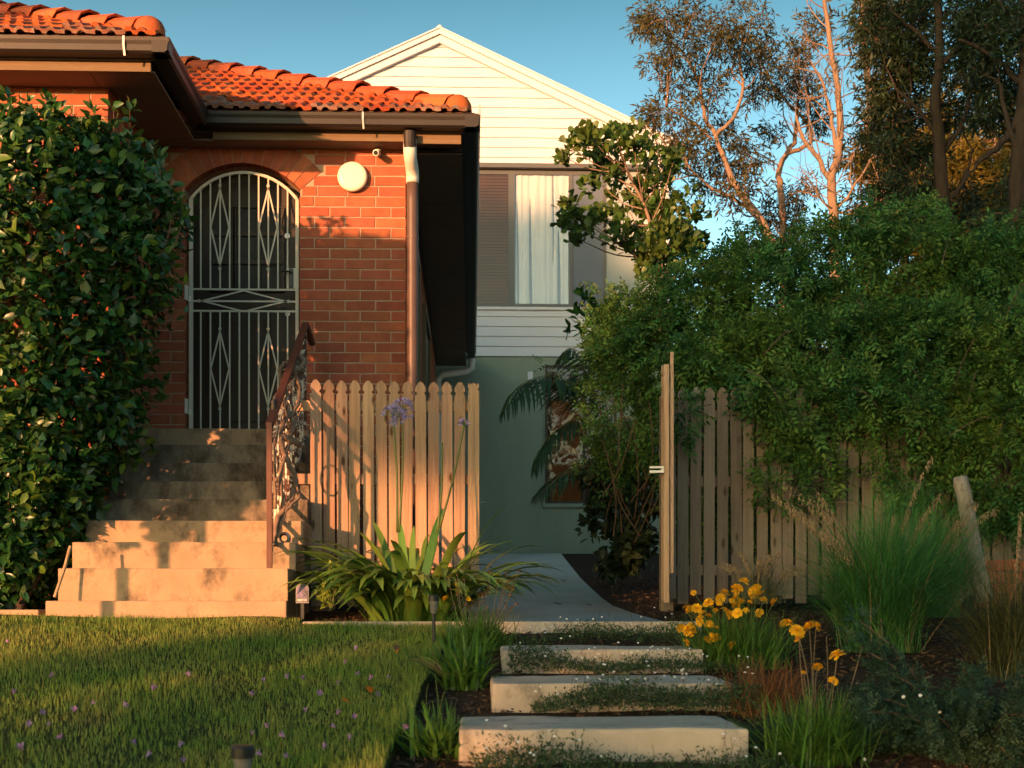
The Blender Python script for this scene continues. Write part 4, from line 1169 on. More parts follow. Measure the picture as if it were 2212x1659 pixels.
obj('foliage', leaf_mesh('foliage', CP, D, unit(CN * .6 + rdir(n) * .7 + np.array((0, -.1, .5))), rng.uniform(.10, .18, n), SPRIG_V, (SPRIG_T,)), m_vineleaf, creeper, kind='stuff')
cs = MB()
for k in range(90):
    i = rnd.randrange(n); p = Vector(CP[i]); d = Vector((rnd.uniform(-1, 1), rnd.uniform(-.4, .1), rnd.uniform(-.8, .9))).normalized(); L = rnd.uniform(.2, .6)
    cs.tube(curve_pts([p, p + d * L * .5 + Vector((0, -.03, .04)), p + d * L + Vector((0, -.03, -.06))], 3), .0035, 3, cap=False)
for k in range(26):
    p = at(rnd.uniform(1300, 1420), rnd.uniform(1000, 1180), rnd.uniform(10.2, 11.2)); d = Vector((rnd.uniform(-.5, .5), rnd.uniform(-.3, .3), 1)).normalized()
    cs.tube(curve_pts([p, p + d * .3 + Vector((rnd.uniform(-.1, .1), 0, 0)), p + d * .7], 3), .005, 3, cap=False)
cs.build('stems', m_twig, creeper, kind='stuff')

# pale climber leaves that catch light on top of the creeper and the round leaved shrub behind it
pl_ = Plant(21)
for px_, py_ in ((1575, 560), (1600, 545), (1640, 560), (1615, 590), (1590, 600), (1655, 590), (1560, 585), (1540, 610)):
    p = at(px_, py_, 11.8); pl_.ends += [(p, Vector((0, -.3, 1)))] * 1
pl_.limb([at(1600, 760, 11.8), at(1605, 660, 11.8), at(1600, 560, 11.8)], .02, .008)
pl_.finish('round_leaf_shrub', 'small round leaved shrub rising behind the creeper below the trees', 'shrub', m_bark, m_shrubleaf, 22, .10, .17, ROUND, (LEAF_T, LEAF_Q), crown='crown')

# ------------------------------------------------------------------ shrub against the rear house
sh = Plant(31); Ys = 13.0
stem = sh.limb([at(1440, 900, Ys), at(1432, 760, Ys), at(1425, 640, Ys), at(1415, 560, Ys), at(1400, 470, Ys), at(1370, 400, Ys), at(1340, 330, Ys)], .035, .010, 7, .01)
CL = [(1262, 300, .13), (1300, 310, .17), (1335, 300, .16), (1290, 345, .2), (1405, 318, .16), (1372, 330, .14), (1440, 345, .13), (1335, 370, .22), (1390, 395, .22), (1300, 400, .18), (1440, 410, .2), (1470, 440, .18), (1350, 440, .24), (1410, 455, .24), (1245, 465, .13), (1218, 452, .10), (1232, 480, .12), (1275, 480, .14), (1300, 460, .15), (1340, 500, .16), (1440, 500, .2), (1480, 500, .15), (1390, 520, .18), (1430, 545, .16), (1475, 545, .15), (1245, 515, .08), (1390, 560, .14), (1450, 580, .13), (1500, 470, .1), (1400, 600, .1), (1220, 340, .09), (1235, 320, .08), (1355, 285, .09), (1275, 290, .09), (1500, 530, .1), (1455, 350, .08), (1420, 500, .2), (1450, 530, .2), (1410, 585, .16), (1465, 470, .18), (1380, 480, .2), (1490, 505, .14)]
for px_, py_, rr in CL:
    e = at(px_, py_, Ys + rnd.uniform(-.35, .35))
    src = min(stem, key=lambda q: (q - (e + Vector((0, 0, -.45)))).length)
    sh.limb([src, src.lerp(e, .5) + Vector((0, 0, -.06)), e], .010, .004, 4, .006, 4)
    for q in range(max(3, int(rr * 32))):
        sh.ends.append((e + Vector((rnd.gauss(0, 1), rnd.gauss(0, 1), rnd.gauss(0, 1))) * rr * .42, (Vector((0, 0, .7)) + (e - src).normalized() * .6)))
sh.finish('broad_leaf_shrub', 'upright broad leaved shrub in front of the white weatherboards and window', 'shrub', m_bark, m_shrubleaf, 17, .088, .085, ROUND, (LEAF_T, LEAF_Q), singles=280)
s2 = Plant(33)
st2 = s2.limb([at(1330, 960, 13.4), at(1325, 820, 13.4), at(1312, 700, 13.4)], .02, .008)
for px_, py_, rr in ((1262, 655, .12), (1275, 690, .13), (1300, 665, .12), (1318, 690, .14), (1335, 655, .1), (1290, 720, .14), (1250, 705, .1), (1322, 735, .15), (1345, 700, .12), (1275, 745, .1), (1360, 680, .12)):
    e = at(px_, py_, 13.4 + rnd.uniform(-.2, .2)); s2.limb([st2[-4], st2[-4].lerp(e, .6), e], .007, .003, 4, .005, 3)
    for q in range(int(rr * 34)): s2.ends.append((e + Vector((rnd.gauss(0, 1), rnd.gauss(0, 1), rnd.gauss(0, 1))) * rr * .5, Vector((0, 0, 1))))
s2.finish('low_shrub', 'lower bright green shrub below the corner of the upstairs window', 'shrub', m_bark, mat('bright_leaf', (.04, .12, .022), rough=.45, spec=.4, trans=.3, rand=.4, how='island'), 8, .105, .07, LEAF, (LEAF_T, LEAF_Q))
# dark bushes in the narrow bed by the path
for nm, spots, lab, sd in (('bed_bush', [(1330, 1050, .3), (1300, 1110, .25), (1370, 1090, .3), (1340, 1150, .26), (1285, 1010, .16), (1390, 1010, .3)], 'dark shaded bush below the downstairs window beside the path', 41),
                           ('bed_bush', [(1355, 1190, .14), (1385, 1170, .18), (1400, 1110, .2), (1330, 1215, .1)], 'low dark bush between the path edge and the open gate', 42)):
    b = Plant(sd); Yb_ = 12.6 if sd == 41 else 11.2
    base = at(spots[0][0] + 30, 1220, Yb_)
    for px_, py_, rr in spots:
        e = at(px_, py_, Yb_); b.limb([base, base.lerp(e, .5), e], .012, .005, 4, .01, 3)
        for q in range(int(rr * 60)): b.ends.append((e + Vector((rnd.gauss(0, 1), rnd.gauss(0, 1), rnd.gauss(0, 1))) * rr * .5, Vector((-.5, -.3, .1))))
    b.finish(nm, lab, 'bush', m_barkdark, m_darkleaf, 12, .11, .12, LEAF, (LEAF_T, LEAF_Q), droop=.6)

# palm
palm = thing('palm', 'small dark green feather palm arching in front of the downstairs window', 'palm', tuple(at(1340, 1180, 13.5)))
MB().tube(curve_pts([at(1342, 1190, 13.5), at(1335, 1050, 13.5), at(1318, 930, 13.5)], 4), [.05, .05, .048, .046, .044, .042, .04, .04, .04], 8).build('trunk', m_barkdark, palm, smooth=True)
def frond(pts, Y, L, hang=.55, n=34, r=.007):
    Q = curve_pts([at(px_, py_, Y + dy) for px_, py_, dy in pts], 8); m = len(Q)
    MB().tube(Q, [r * (1 - .8 * i / m) + .001 for i in range(m)], 4).build
    rach = MB(); rach.tube(Q, [r * (1 - .8 * i / m) + .001 for i in range(m)], 4)
    P, Dv, Nn, S = [], [], [], []
    for i in range(n):
        t = .12 + .88 * i / n; j = min(int(t * (m - 1)), m - 2); p = Q[j].lerp(Q[j + 1], t * (m - 1) - j); tg = (Q[j + 1] - Q[j]).normalized()
        side = tg.cross(Vector((0, 0, 1))).normalized()
        for sg in (-1, 1):
            P.append(p); Dv.append(tg * .55 + side * sg * .75 + Vector((rnd.gauss(0, .08), rnd.gauss(0, .08), -hang * (0.5 + t)))); Nn.append(Vector((0, 0, 1)) + side * .2 * sg)
            S.append(L * (math.sin(math.pi * (.18 + .78 * t)) ** .8) * rnd.uniform(.85, 1.1))
    tv = np.array([(0, 0, 0), (.35, .045, .03), (.35, -.045, .03), (.7, .034, -.04), (.7, -.034, -.04), (1, 0, -.2)], dtype=np.float32)
    lm = leaf_mesh('leaflets', np.array([p[:] for p in P]), np.array([d[:] for d in Dv]), np.array([q[:] for q in Nn]), np.array(S), tv, (np.array([(0, 2, 1), (3, 4, 5)]), np.array([(1, 2, 4, 3)])))
    fo = obj('frond', lm, m_palm, palm)
    rach.build('rachis', m_green, fo)
frond([(1315, 935, 0), (1270, 850, -.2), (1190, 812, -.5), (1120, 835, -.8), (1085, 890, -.9)], 13.5, .48)
frond([(1315, 935, 0), (1255, 905, -.2), (1195, 935, -.4), (1160, 985, -.5), (1155, 1015, -.5)], 13.5, .32, .8)
frond([(1315, 925, 0), (1300, 830, -.1), (1270, 775, -.2), (1230, 752, -.3), (1212, 775, -.35)], 13.6, .34, .5)
frond([(1318, 930, 0), (1280, 860, 0), (1250, 815, -.1), (1225, 820, -.1)], 13.8, .40, .7)
frond([(1318, 930, 0), (1330, 840, .1), (1345, 780, .2), (1370, 770, .2)], 13.8, .40, .6)
frond([(1325, 1010, 0), (1260, 1005, -.3), (1190, 1035, -.5), (1150, 1075, -.6)], 13.3, .30, .8)
frond([(1325, 1000, 0), (1310, 1020, -.3), (1290, 1050, -.5), (1275, 1095, -.55)], 13.3, .36, .7)
frond([(1318, 930, 0), (1350, 900, -.3), (1380, 920, -.5), (1400, 970, -.6)], 13.4, .36, .7)

# ------------------------------------------------------------------ trees behind the creeper
def tree(seed): return Plant(seed)
T = tree(51); Yt = 17.0
q1 = T.limb([at(1735, 700, Yt), at(1682, 555, Yt), at(1640, 470, Yt), at(1590, 405, Yt), at(1560, 330, Yt), at(1545, 290, Yt)], .066, .026)
q2 = T.limb([at(1640, 470, Yt), at(1585, 430, Yt), at(1530, 400, Yt), at(1480, 350, Yt)], .03, .012)
q3 = T.limb([q1[-1], at(1522, 250, Yt), at(1512, 190, Yt), at(1480, 120, Yt), at(1450, 90, Yt)], .032, .012)
q4 = T.limb([q1[-1], at(1580, 260, Yt), at(1605, 200, Yt), at(1598, 130, Yt), at(1610, 80, Yt)], .03, .012)
q5 = T.limb([at(1540, 300, Yt), at(1490, 260, Yt), at(1440, 230, Yt)], .02, .008)
def clumps(T, Q, spots, Yt, per=38):
    """leaf clumps hung on thin limbs"""
    for px_, py_, rr in spots:
        e = at(px_, py_, Yt + rnd.uniform(-.6, .6))
        src = min(Q, key=lambda q: (q - (e + Vector((0, 0, -.5)))).length)
        T.limb([src, src.lerp(e, .5) + Vector((rnd.uniform(-.1, .1), 0, rnd.uniform(-.1, .02))), e], .014, .005, 4, .012, 4)
        for q in range(int(per * rr * 3)):
            d = Vector((rnd.gauss(0, 1), rnd.gauss(0, 1), rnd.gauss(0, .8))); p = e + d * rr * .33
            if q % 6 == 0: T.tw.tube(curve_pts([e, e.lerp(p, .5) + Vector((0, 0, .03)), p + d.normalized() * .08], 2), .0045, 3, cap=False)
            T.ends.append((p, d.normalized()))
clumps(T, q1 + q2 + q3 + q4 + q5, [(1400, 30, .28), (1385, 55, .2), (1440, 45, .35), (1500, 30, .3), (1560, 55, .45), (1615, 50, .4), (1450, 110, .35), (1520, 105, .4), (1590, 110, .45), (1645, 140, .3), (1430, 240, .26), (1410, 255, .2), (1470, 195, .38), (1540, 180, .3), (1480, 280, .35), (1550, 270, .32), (1490, 330, .42), (1440, 335, .26), (1560, 350, .42), (1605, 390, .36), (1625, 340, .28), (1525, 395, .26), (1415, 140, .16), (1640, 200, .22), (1580, 430, .22), (1430, 395, .16), (1660, 90, .28)], Yt)
T.finish('slender_tree', 'slender leaning tree with reddish limbs and sparse fine leaves beside the gable', 'tree', m_bark, m_gum, 2, .165, .09, GUM_V, (GUM_T,), droop=.5, group='trees behind the creeper')
T = tree(52); Yt = 18.5
q1 = T.limb([at(1690, 700, Yt), at(1692, 540, Yt), at(1690, 430, Yt), at(1682, 370, Yt), at(1700, 330, Yt), at(1718, 300, Yt), at(1722, 240, Yt)], .060, .026)
q2 = T.limb([at(1700, 330, Yt), at(1730, 320, Yt), at(1755, 300, Yt), at(1740, 262, Yt), at(1700, 220, Yt), at(1655, 160, Yt), at(1640, 110, Yt)], .035, .012)
q3 = T.limb([at(1722, 240, Yt), at(1725, 170, Yt), at(1712, 120, Yt)], .02, .01)
clumps(T, q1 + q2 + q3, [(1715, 130, .32), (1690, 185, .3), (1745, 180, .26), (1670, 280, .2), (1745, 225, .3), (1770, 260, .22), (1700, 430, .36), (1725, 480, .34), (1680, 500, .4), (1655, 460, .3), (1720, 540, .3), (1760, 60, .3), (1740, 90, .2), (1600, 300, .2), (1640, 530, .25), (1740, 400, .18)], Yt)
T.finish('crooked_tree', 'crooked forked tree standing left of the bare pale trunk', 'tree', m_bark, m_gum, 2, .165, .09, GUM_V, (GUM_T,), droop=.5, group='trees behind the creeper')
T = tree(53); Yt = 17.5
q1 = T.limb([at(1805, 700, Yt), at(1803, 560, Yt), at(1800, 450, Yt), at(1796, 390, Yt), at(1812, 320, Yt), at(1815, 250, Yt), at(1803, 150, Yt), at(1785, 40, Yt), at(1780, -60, Yt), at(1790, -170, Yt), at(1785, -260, Yt)], .082, .010)
q2 = T.limb([at(1796, 395, Yt), at(1765, 340, Yt), at(1735, 300, Yt), at(1720, 250, Yt)], .04, .018)
q3 = T.limb([at(1808, 330, Yt), at(1795, 250, Yt), at(1778, 180, Yt), at(1755, 140, Yt)], .03, .012)
q4 = T.limb([at(1800, 460, Yt), at(1835, 420, Yt), at(1870, 360, Yt), at(1890, 320, Yt)], .025, .008)
q5 = T.limb([at(1800, 460, Yt), at(1770, 430, Yt), at(1735, 415, Yt)], .014, .005)
q6 = T.limb([at(1803, 460, Yt), at(1860, 463, Yt), at(1930, 470, Yt)], .02, .008)
for Q, n_ in ((q1[20:], 14), (q2, 6), (q3, 7), (q4, 6), (q5, 4), (q6, 5), (q1[10:20], 4)):
    for i in range(n_):
        p = Q[min(int(len(Q) * (i + .5) / n_), len(Q) - 1)]
        T.grow(p, Vector((rnd.uniform(-1, 1), rnd.uniform(-.6, .6), rnd.uniform(-.1, .9))), .7 * rnd.uniform(.7, 1.3), .010, 2, .2, .75, 2, 0, .62)
T.ends = T.ends[::90]
T.finish('bare_tree', 'almost leafless tree with straight pale sunlit trunk and fine bare twigs', 'tree', m_bark, m_gum, 2, .15, .08, GUM_V, (GUM_T,), droop=.5, group='trees behind the creeper', twm=m_bark)
T = tree(54); Yt = 19.0
q1 = T.limb([at(1880, 700, Yt), at(1885, 470, Yt), at(1888, 400, Yt), at(1878, 330, Yt), at(1878, 230, Yt), at(1872, 130, Yt), at(1862, 40, Yt), at(1870, -50, Yt), at(1865, -160, Yt), at(1872, -250, Yt)], .10, .010)
q2 = T.limb([at(1888, 405, Yt), at(1915, 370, Yt), at(1935, 330, Yt)], .035, .012)
q3 = T.limb([at(1872, 130, Yt), at(1890, 90, Yt), at(1910, 40, Yt), at(1915, -30, Yt)], .03, .015)
clumps(T, q1 + q2 + q3, [(1860, 40, .4), (1900, 60, .4), (1910, 130, .4), (1935, 200, .4), (1900, 250, .3), (1930, 320, .35), (1950, 90, .4), (1905, 10, .4), (1860, 430, .3), (1930, 420, .4), (1955, 380, .4), (1890, 470, .3), (1920, 480, .3), (1870, -90, .4), (1900, -150, .4), (1840, -130, .35), (1872, -230, .35)], Yt)
T.finish('tall_tree', 'tall pale trunked tree standing right of the bare one', 'tree', m_bark, m_gum, 1, .26, .1, GUM_V, (GUM_T,), droop=.5, group='trees behind the creeper')

def dense(seed, limbs, starts, L, lvl, kids, name, label, leafm, nleaf, size, spread, bark, Yt):
    T = tree(seed); QQ = []
    for pts, r0, r1 in limbs: QQ.append(T.limb([at(a_, b_, Yt + (c_[0] if c_ else 0)) for a_, b_, *c_ in pts], r0, r1))
    for qi, n_, lo_ in starts:
        Q = QQ[qi]
        for i in range(n_):
            p = Q[min(int(len(Q) * (lo_ + (1 - lo_) * (i + .5) / n_)), len(Q) - 1)]
            T.grow(p, Vector((rnd.uniform(-1, 1), rnd.uniform(-.9, .6), rnd.uniform(-.5, .6))), L * rnd.uniform(.6, 1.3), .018, lvl, .05, .85, kids, 1, .62)
    return T.finish(name, label, 'tree', bark, leafm, nleaf, size, spread, GUM_V, (GUM_T,), droop=.7, group='trees behind the creeper')
T = tree(55); Yt = 13.5
Q1 = T.limb([at(2055, 760, Yt), at(2045, 520, Yt), at(2035, 430, Yt), at(2030, 330, Yt), at(2022, 220, Yt), at(2030, 100, Yt), at(2025, -60, Yt), at(2035, -220, Yt), at(2030, -330, Yt)], .10, .012)
Q2 = T.limb([at(2035, 330, Yt), at(2078, 270, Yt), at(2092, 200, Yt), at(2072, 150, Yt)], .032, .014)
Q3 = T.limb([at(2030, 300, Yt), at(1985, 235, Yt), at(1935, 190, Yt)], .028, .010)
Q4 = T.limb([at(2028, 150, Yt), at(2080, 90, Yt), at(2140, 60, Yt), at(2200, 50, Yt)], .032, .012)
Q5 = T.limb([at(2028, 120, Yt), at(1970, 60, Yt), at(1920, 20, Yt)], .028, .012)
Q6 = T.limb([at(2042, 440, Yt), at(2080, 390, Yt), at(2100, 330, Yt)], .026, .010)
clumps(T, Q1 + Q2 + Q3 + Q4 + Q5 + Q6, [(1895, 90, .36), (1935, 170, .38), (1975, 50, .42), (1900, 20, .34), (2065, 30, .36), (2085, 140, .3), (1960, 250, .28), (1930, 315, .32), (1990, 330, .26), (2070, 235, .26), (2110, 90, .3), (1905, 215, .3), (1975, 400, .26), (2010, 470, .34), (2000, 150, .26), (1960, 120, .3), (2130, 20, .34), (2060, 470, .3), (2030, -110, .5), (2100, -70, .4), (1960, -80, .4), (2040, -230, .45), (2090, -180, .35), (1980, -170, .35), (1925, 400, .26), (1985, 10, .3), (2090, 420, .2), (1880, 280, .2)], Yt + .7, 70)
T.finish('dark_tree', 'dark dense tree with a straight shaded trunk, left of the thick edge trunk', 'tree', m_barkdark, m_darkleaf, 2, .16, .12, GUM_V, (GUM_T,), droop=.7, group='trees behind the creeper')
T = tree(56); Yt = 12.0
Q1 = T.limb([at(2225, 760, Yt), at(2205, 560, Yt), at(2198, 400, Yt), at(2207, 250, Yt), at(2215, 100, Yt), at(2215, -60, Yt), at(2225, -240, Yt), at(2220, -380, Yt)], .11, .012)
Q2 = T.limb([at(2206, 240, Yt), at(2180, 290, Yt), at(2140, 330, Yt), at(2108, 352, Yt)], .045, .02)
Q3 = T.limb([at(2200, 330, Yt), at(2172, 255, Yt), at(2160, 180, Yt)], .034, .012)
Q4 = T.limb([at(2208, 180, Yt), at(2140, 120, Yt), at(2070, 85, Yt)], .032, .012)
Q5 = T.limb([at(2120, 342, Yt), at(2085, 385, Yt), at(2055, 430, Yt)], .016, .008)
clumps(T, Q1 + Q2 + Q3 + Q4 + Q5, [(2150, 110, .28), (2185, 60, .3), (2205, 170, .26), (2160, 200, .22), (2120, 150, .2), (2190, 260, .2), (2100, 60, .24), (2200, 10, .3), (2150, 10, .26), (2200, -110, .45), (2270, -60, .4), (2250, -200, .45), (2180, -230, .35), (2225, -320, .35), (2300, 40, .35), (2320, 150, .35), (2170, 400, .18), (2205, 470, .2), (2120, 250, .14), (2080, 110, .18), (2140, 470, .18)], Yt + .5, 70)
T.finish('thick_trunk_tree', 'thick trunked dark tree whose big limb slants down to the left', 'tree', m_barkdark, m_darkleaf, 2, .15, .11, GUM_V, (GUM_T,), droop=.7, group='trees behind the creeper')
dense(57, [([(2120, 760), (2110, 560), (2100, 420), (2110, 300)], .05, .02), ([(2180, 760), (2170, 560), (2160, 420), (2150, 300)], .05, .02), ([(2050, 700), (2010, 520), (1990, 400)], .05, .02)],
      [(0, 16, .2), (1, 16, .2), (2, 9, .2)], .9, 2, 4, 'yellow_green_tree', 'sunlit yellow green leafy tree showing between the dark trunks', m_bamboo, 4, .20, .16, m_bark, 19.5)
dense(58, [([(1960, 800), (1955, 560), (1960, 420), (1950, 300), (1940, 160), (1950, -20)], .07, .03), ([(1955, 400), (1990, 330), (2020, 260)], .02, .01)],
      [(0, 9, .3), (1, 4, .2)], .8, 2, 2, 'brownish_tree', 'brownish sparse tree between the tall pale trunk and the dark tree', m_gum, 1, .24, .16, m_bark, 22.0)

# neighbour's hedge far behind, which closes the view under the trees
hg = thing('neighbour_hedge', 'dark neighbouring hedge far behind the fence and trees', 'hedge', (7, 24.0, .85))
n = 11000
P = np.stack([rng.uniform(3.3, 14, n), 24 + rng.normal(0, .35, n), .6 + 4.9 * rng.random(n) ** .9], 1)
obj('foliage', leaf_mesh('foliage', P, rdir(n), unit(rdir(n) + np.array((0, -.8, .4))), rng.uniform(.18, .34, n), SPRIG_V, (SPRIG_T,)), m_darkleaf, hg, kind='stuff')
MB().box(3.3, 14, 24.1, 24.5, .5, 4.9).build('core', m_darkleaf, hg)
# ------------------------------------------------------------------ lawn grass
n = 125000
yy = 3.0 + 5.35 * rng.random(n) ** .85; xx = -.15 - 6.4 * rng.random(n) ** 1.35
edge = np.array([lawn_edge(y) for y in yy]) + .02
keep = (xx < edge) & ~((yy > 8.14) & (xx > -2.98)); keep &= ~((yy > 7.94) & (xx > -1.06))
keep &= (np.abs(xx + .0) / yy < 1.0)
xx, yy = xx[keep], yy[keep]; n = len(xx)
patch = np.sin(xx * 4.3 + 1) * np.sin(yy * 3.7) + .6 * np.sin(xx * 11 + yy * 7)
hh = (.020 + .026 * rng.random(n)) * (1 + .22 * patch)
hh = np.where(np.array([lawn_edge(y) for y in yy]) - xx < .06, hh * 1.5, hh)
tt_ = np.clip((xx + 1.35) / .35, 0, 1)
base = np.stack([xx, yy, -.05 - .125 * (8.2 - yy) - .034 * tt_ * tt_ * (3 - 2 * tt_) + .012 * np.sin(xx * 3 + 1.3 * yy) - .004], 1)
obj('grass', blades('grass', base, rng.uniform(0, 2 * np.pi, n), hh, rng.uniform(.1, 1.0, n), rng.uniform(.0025, .0045, n), 2), m_grass, kind='stuff', label='lawn grass in front of the house and steps')

# mulch chips
n = 38000
x = rng.uniform(-1.3, 5.5, n); y = rng.uniform(3.9, 9.25, n)
x[:3000] = rng.uniform(-1.04, -.05, 3000); y[:3000] = rng.uniform(8.08, 9.2, 3000)
keep = (x > np.array([lawn_edge(q) for q in y]) + .02) | ((y > 8.07) & (x > -1.04))
x, y = x[keep], y[keep]; n = len(x)
P = np.stack([x, y, np.array([zg(q) for q in y]) + rng.uniform(.004, .016, n)], 1)
bx = rng.uniform(1.0, 4.0, 3500); by = rng.uniform(9.4, 15, 3500); by[:1800] = 9.4 + 3 * rng.random(1800)
P = np.concatenate([P, np.stack([bx, by, np.array([zg(q) for q in by]) + rng.uniform(.004, .02, 3500)], 1)[bx > 1.13 + .02 * (by - 9)]]); n = len(P)
chip = np.array([(-.5, -.16, 0), (.5, -.12, .05), (.45, .14, 0), (-.4, .18, .06), (0, 0, .16)], dtype=np.float32)
obj('mulch', leaf_mesh('mulch', P, unit(rng.normal(size=(n, 3)) * np.array((1, 1, .2))), unit(rng.normal(size=(n, 3)) * .35 + np.array((0, 0, 1))), rng.uniform(.012, .042, n), chip, (np.array([(0, 1, 4), (1, 2, 4), (2, 3, 4), (3, 0, 4)]),)), m_mulch, kind='stuff', label='dark bark mulch over the garden bed')

# ------------------------------------------------------------------ agapanthus
aga = thing('agapanthus', 'big clump of arching strap leaves with lilac flower heads before the fence', 'plant', (-.38, 8.35, -.06))
ac = Vector((-.38, 8.47, -.11))
def strap(L, lean, W, droop, seg=9):
    V, F = [], []
    p = Vector((0, 0, 0)); fb = .42 if lean > .8 else .25
    a = lean * fb
    for i in range(seg + 1):
        t = i / seg
        w = W * (.55 + .45 * min(1, t * 4)) * (1 - max(0, (t - .68) / .32) ** 2.2) * .5 + .0008
        V += [(p.x, -w, p.z + .28 * w), (p.x, 0, p.z), (p.x, w, p.z + .28 * w)]
        a = lean * (fb + (1 - fb) * t) + droop * t ** 2.2
        p = p + Vector((math.sin(a), 0, math.cos(a))) * (L / seg)
    for i in range(seg):
        k = 3 * i; F += [(k, k + 1, k + 4, k + 3), (k + 1, k + 2, k + 5, k + 4)]
    me = npmesh('leaf', np.array(V), [np.array(F)], True); me.materials.append(m_strap); return me
ST = [strap(.78, .85, .048, .9), strap(.82, 1.15, .050, 1.1), strap(.72, 1.35, .048, 1.3), strap(.76, 1.45, .050, .9), strap(.80, .45, .046, .5), strap(.66, 1.55, .046, 1.0), strap(.82, 1.15, .050, .4)]
for i in range(200):
    az = rng.uniform(0, 2 * np.pi); r = rng.uniform(.02, .20)
    az2 = az if i % 5 else rng.uniform(np.pi, 2 * np.pi)
    k = rnd.choice([0, 1, 2, 3, 1, 0, 3]) if i % 14 else 4
    if math.sin(az2) < -.35 and i % 9: k = rnd.choice([2, 3, 5, 3])
    obj('leaf', ST[k], None, aga, (ac.x + r * 1.5 * math.cos(az), ac.y + r * math.sin(az) * .8, ac.z), (rnd.uniform(-.25, .25), rnd.uniform(-.12, .12), az2), rng.uniform(.88, 1.22))
def scape(p0, p1, head):
    MB().tube(curve_pts([p0, p0.lerp(p1, .5) + Vector((.012, 0, 0)), p1], 4), [.008, .008, .0075, .007, .007, .0065, .006, .006, .006], 6).build('flower_stalk', m_green, aga, smooth=True)
    if not head: return
    hn, hr, buds = head
    u = rdir(hn); u[:, 2] = u[:, 2] * .7 + .25
    P = np.repeat(np.array(p1)[None], hn, 0)
    ped = MB()
    for q in u: ped.tube([p1, p1 + Vector(q) * hr * .62], .0016, 3, cap=False)
    pe = ped.build('pedicels', m_green, aga, kind='stuff')
    if buds:
        obj('flower_head', leaf_mesh('flower_head', P + u * hr * .25, u, rdir(hn), np.full(hn, hr * .8), LEAF * np.array((1, .7, 1)), (LEAF_T, LEAF_Q)), m_lilac, aga, kind='stuff')
        return
    Pp, Dp = [], []
    for q in u:
        q = Vector(q).normalized(); o = q.orthogonal(); w = q.cross(o)
        for k in range(6):
            a_ = k * math.pi / 3; dd = q * .9 + (o * math.cos(a_) + w * math.sin(a_)) * .55
            Pp.append(np.array(p1) + np.array(q) * hr * .55); Dp.append(np.array(dd))
    obj('flower_head', leaf_mesh('flower_head', np.array(Pp), np.array(Dp), rdir(len(Pp)), rng.uniform(.8, 1.1, len(Pp)) * hr * .34, RHOMB * np.array((1, .75, 1)), (RH_T,)), m_lilac, aga, kind='stuff')
scape(at(858, 1150, 8.4), at(849, 900, 8.45), (30, .105, False))
scape(at(862, 1150, 8.5), at(869, 885, 8.6), (30, .105, False))
scape(at(950, 1140, 8.4), at(1003, 916, 8.35), (22, .045, True))
scape(at(945, 1150, 8.3), at(955, 956, 8.3), None)

# little lime-leaved plant, plant tag
lp = Plant(61); base = at(715, 1318, 8.2)
for px_, py_ in ((690, 1285), (700, 1262), (712, 1225), (735, 1235), (690, 1240), (745, 1225), (720, 1255), (760, 1250), (700, 1300), (690, 1272)):
    e = at(px_, py_, 8.15 + rnd.uniform(-.08, .08)); lp.tw.tube(curve_pts([base, base.lerp(e, .5) + Vector((0, 0, .03)), e], 4), .0028, 4)
    for s in (.55, .7, .85, 1): lp.ends.append((base.lerp(e, s), (e - base).normalized()))
lp.finish('lime_sapling', 'small lime green sapling by the foot of the picket fence', 'plant', m_green, mat('lime_leaf', (.16, .22, .03), rough=.45, trans=.35, rand=.25, how='island'), 4, .038, .03, LEAF, (LEAF_T, LEAF_Q), loc=tuple(base), twm=m_green)
tg = thing('plant_tag', 'small arched plant label picturing a purple flower beside the steps', 'plant tag', tuple(at(653, 1300, 8.15)))
tp = at(653, 1282, 8.15)
pts = [(tp.x - .040, tp.z - .060), (tp.x + .040, tp.z - .060), (tp.x + .040, tp.z + .035)] + [(tp.x + .040 * math.cos(a_), tp.z + .035 + .025 * math.sin(a_)) for a_ in np.linspace(.2, math.pi - .2, 7)] + [(tp.x - .040, tp.z + .035)]
MB().prism(pts, tp.y, tp.y + .002).build('card', mat('tag_card', (.22, .21, .20), rough=.5), tg)
pts2 = [(tp.x + (x_ - tp.x) * .88, tp.z + (z_ - tp.z) * .90) for x_, z_ in pts]
MB().prism(pts2, tp.y - .003, tp.y - .001).build('print', mat('tag_print', (.20, .15, .30), (.035, .04, .035), scale=38, rough=.5), tg)
MB().box(tp.x - .03, tp.x + .03, tp.y - .006, tp.y - .004, tp.z - .048, tp.z - .034).build('text_band', mat('tag_band', (.5, .52, .5), (.06, .06, .05), scale=120, stretch=(1, 1, .3), rough=.5), tg)
MB().box(tp.x - .01, tp.x + .01, tp.y + .003, tp.y + .006, tp.z - .16, tp.z).build('spike', m_black, tg)

# solar stake lamps
def stake(base, label, s=1.0):
    t = thing('solar_lamp', label, 'garden lamp', tuple(base), 'solar stake lamps along the lawn edge')
    MB().lathe([(0, 0), (.010 * s, .02), (.010, .17)], base, 10).build('stake', m_black, t)
    lens = mat('clear_lamp_lens', (.34, .32, .29), (.22, .21, .19), scale=90, rough=.15, spec=.6, trans=.5)
    MB().lathe([(.014, .168), (.0165, .172), (.024, .235), (.024, .238)], base, 14).build('lens', lens, t, smooth=True)
    MB().lathe([(.0, .236), (.029, .236), (.030, .262), (.027, .268), (.0, .269)], base, 18).build('cap', m_black, t)
    return t
b0 = at(937, 1393, 7.0); stake(b0, 'solar stake lamp with clear ribbed lens standing by the strap leaves')
b1 = at(524, 1610, 3.3) - Vector((0, 0, .268)); stake(b1, 'solar stake lamp nearest the camera, only its black cap showing above the grass')

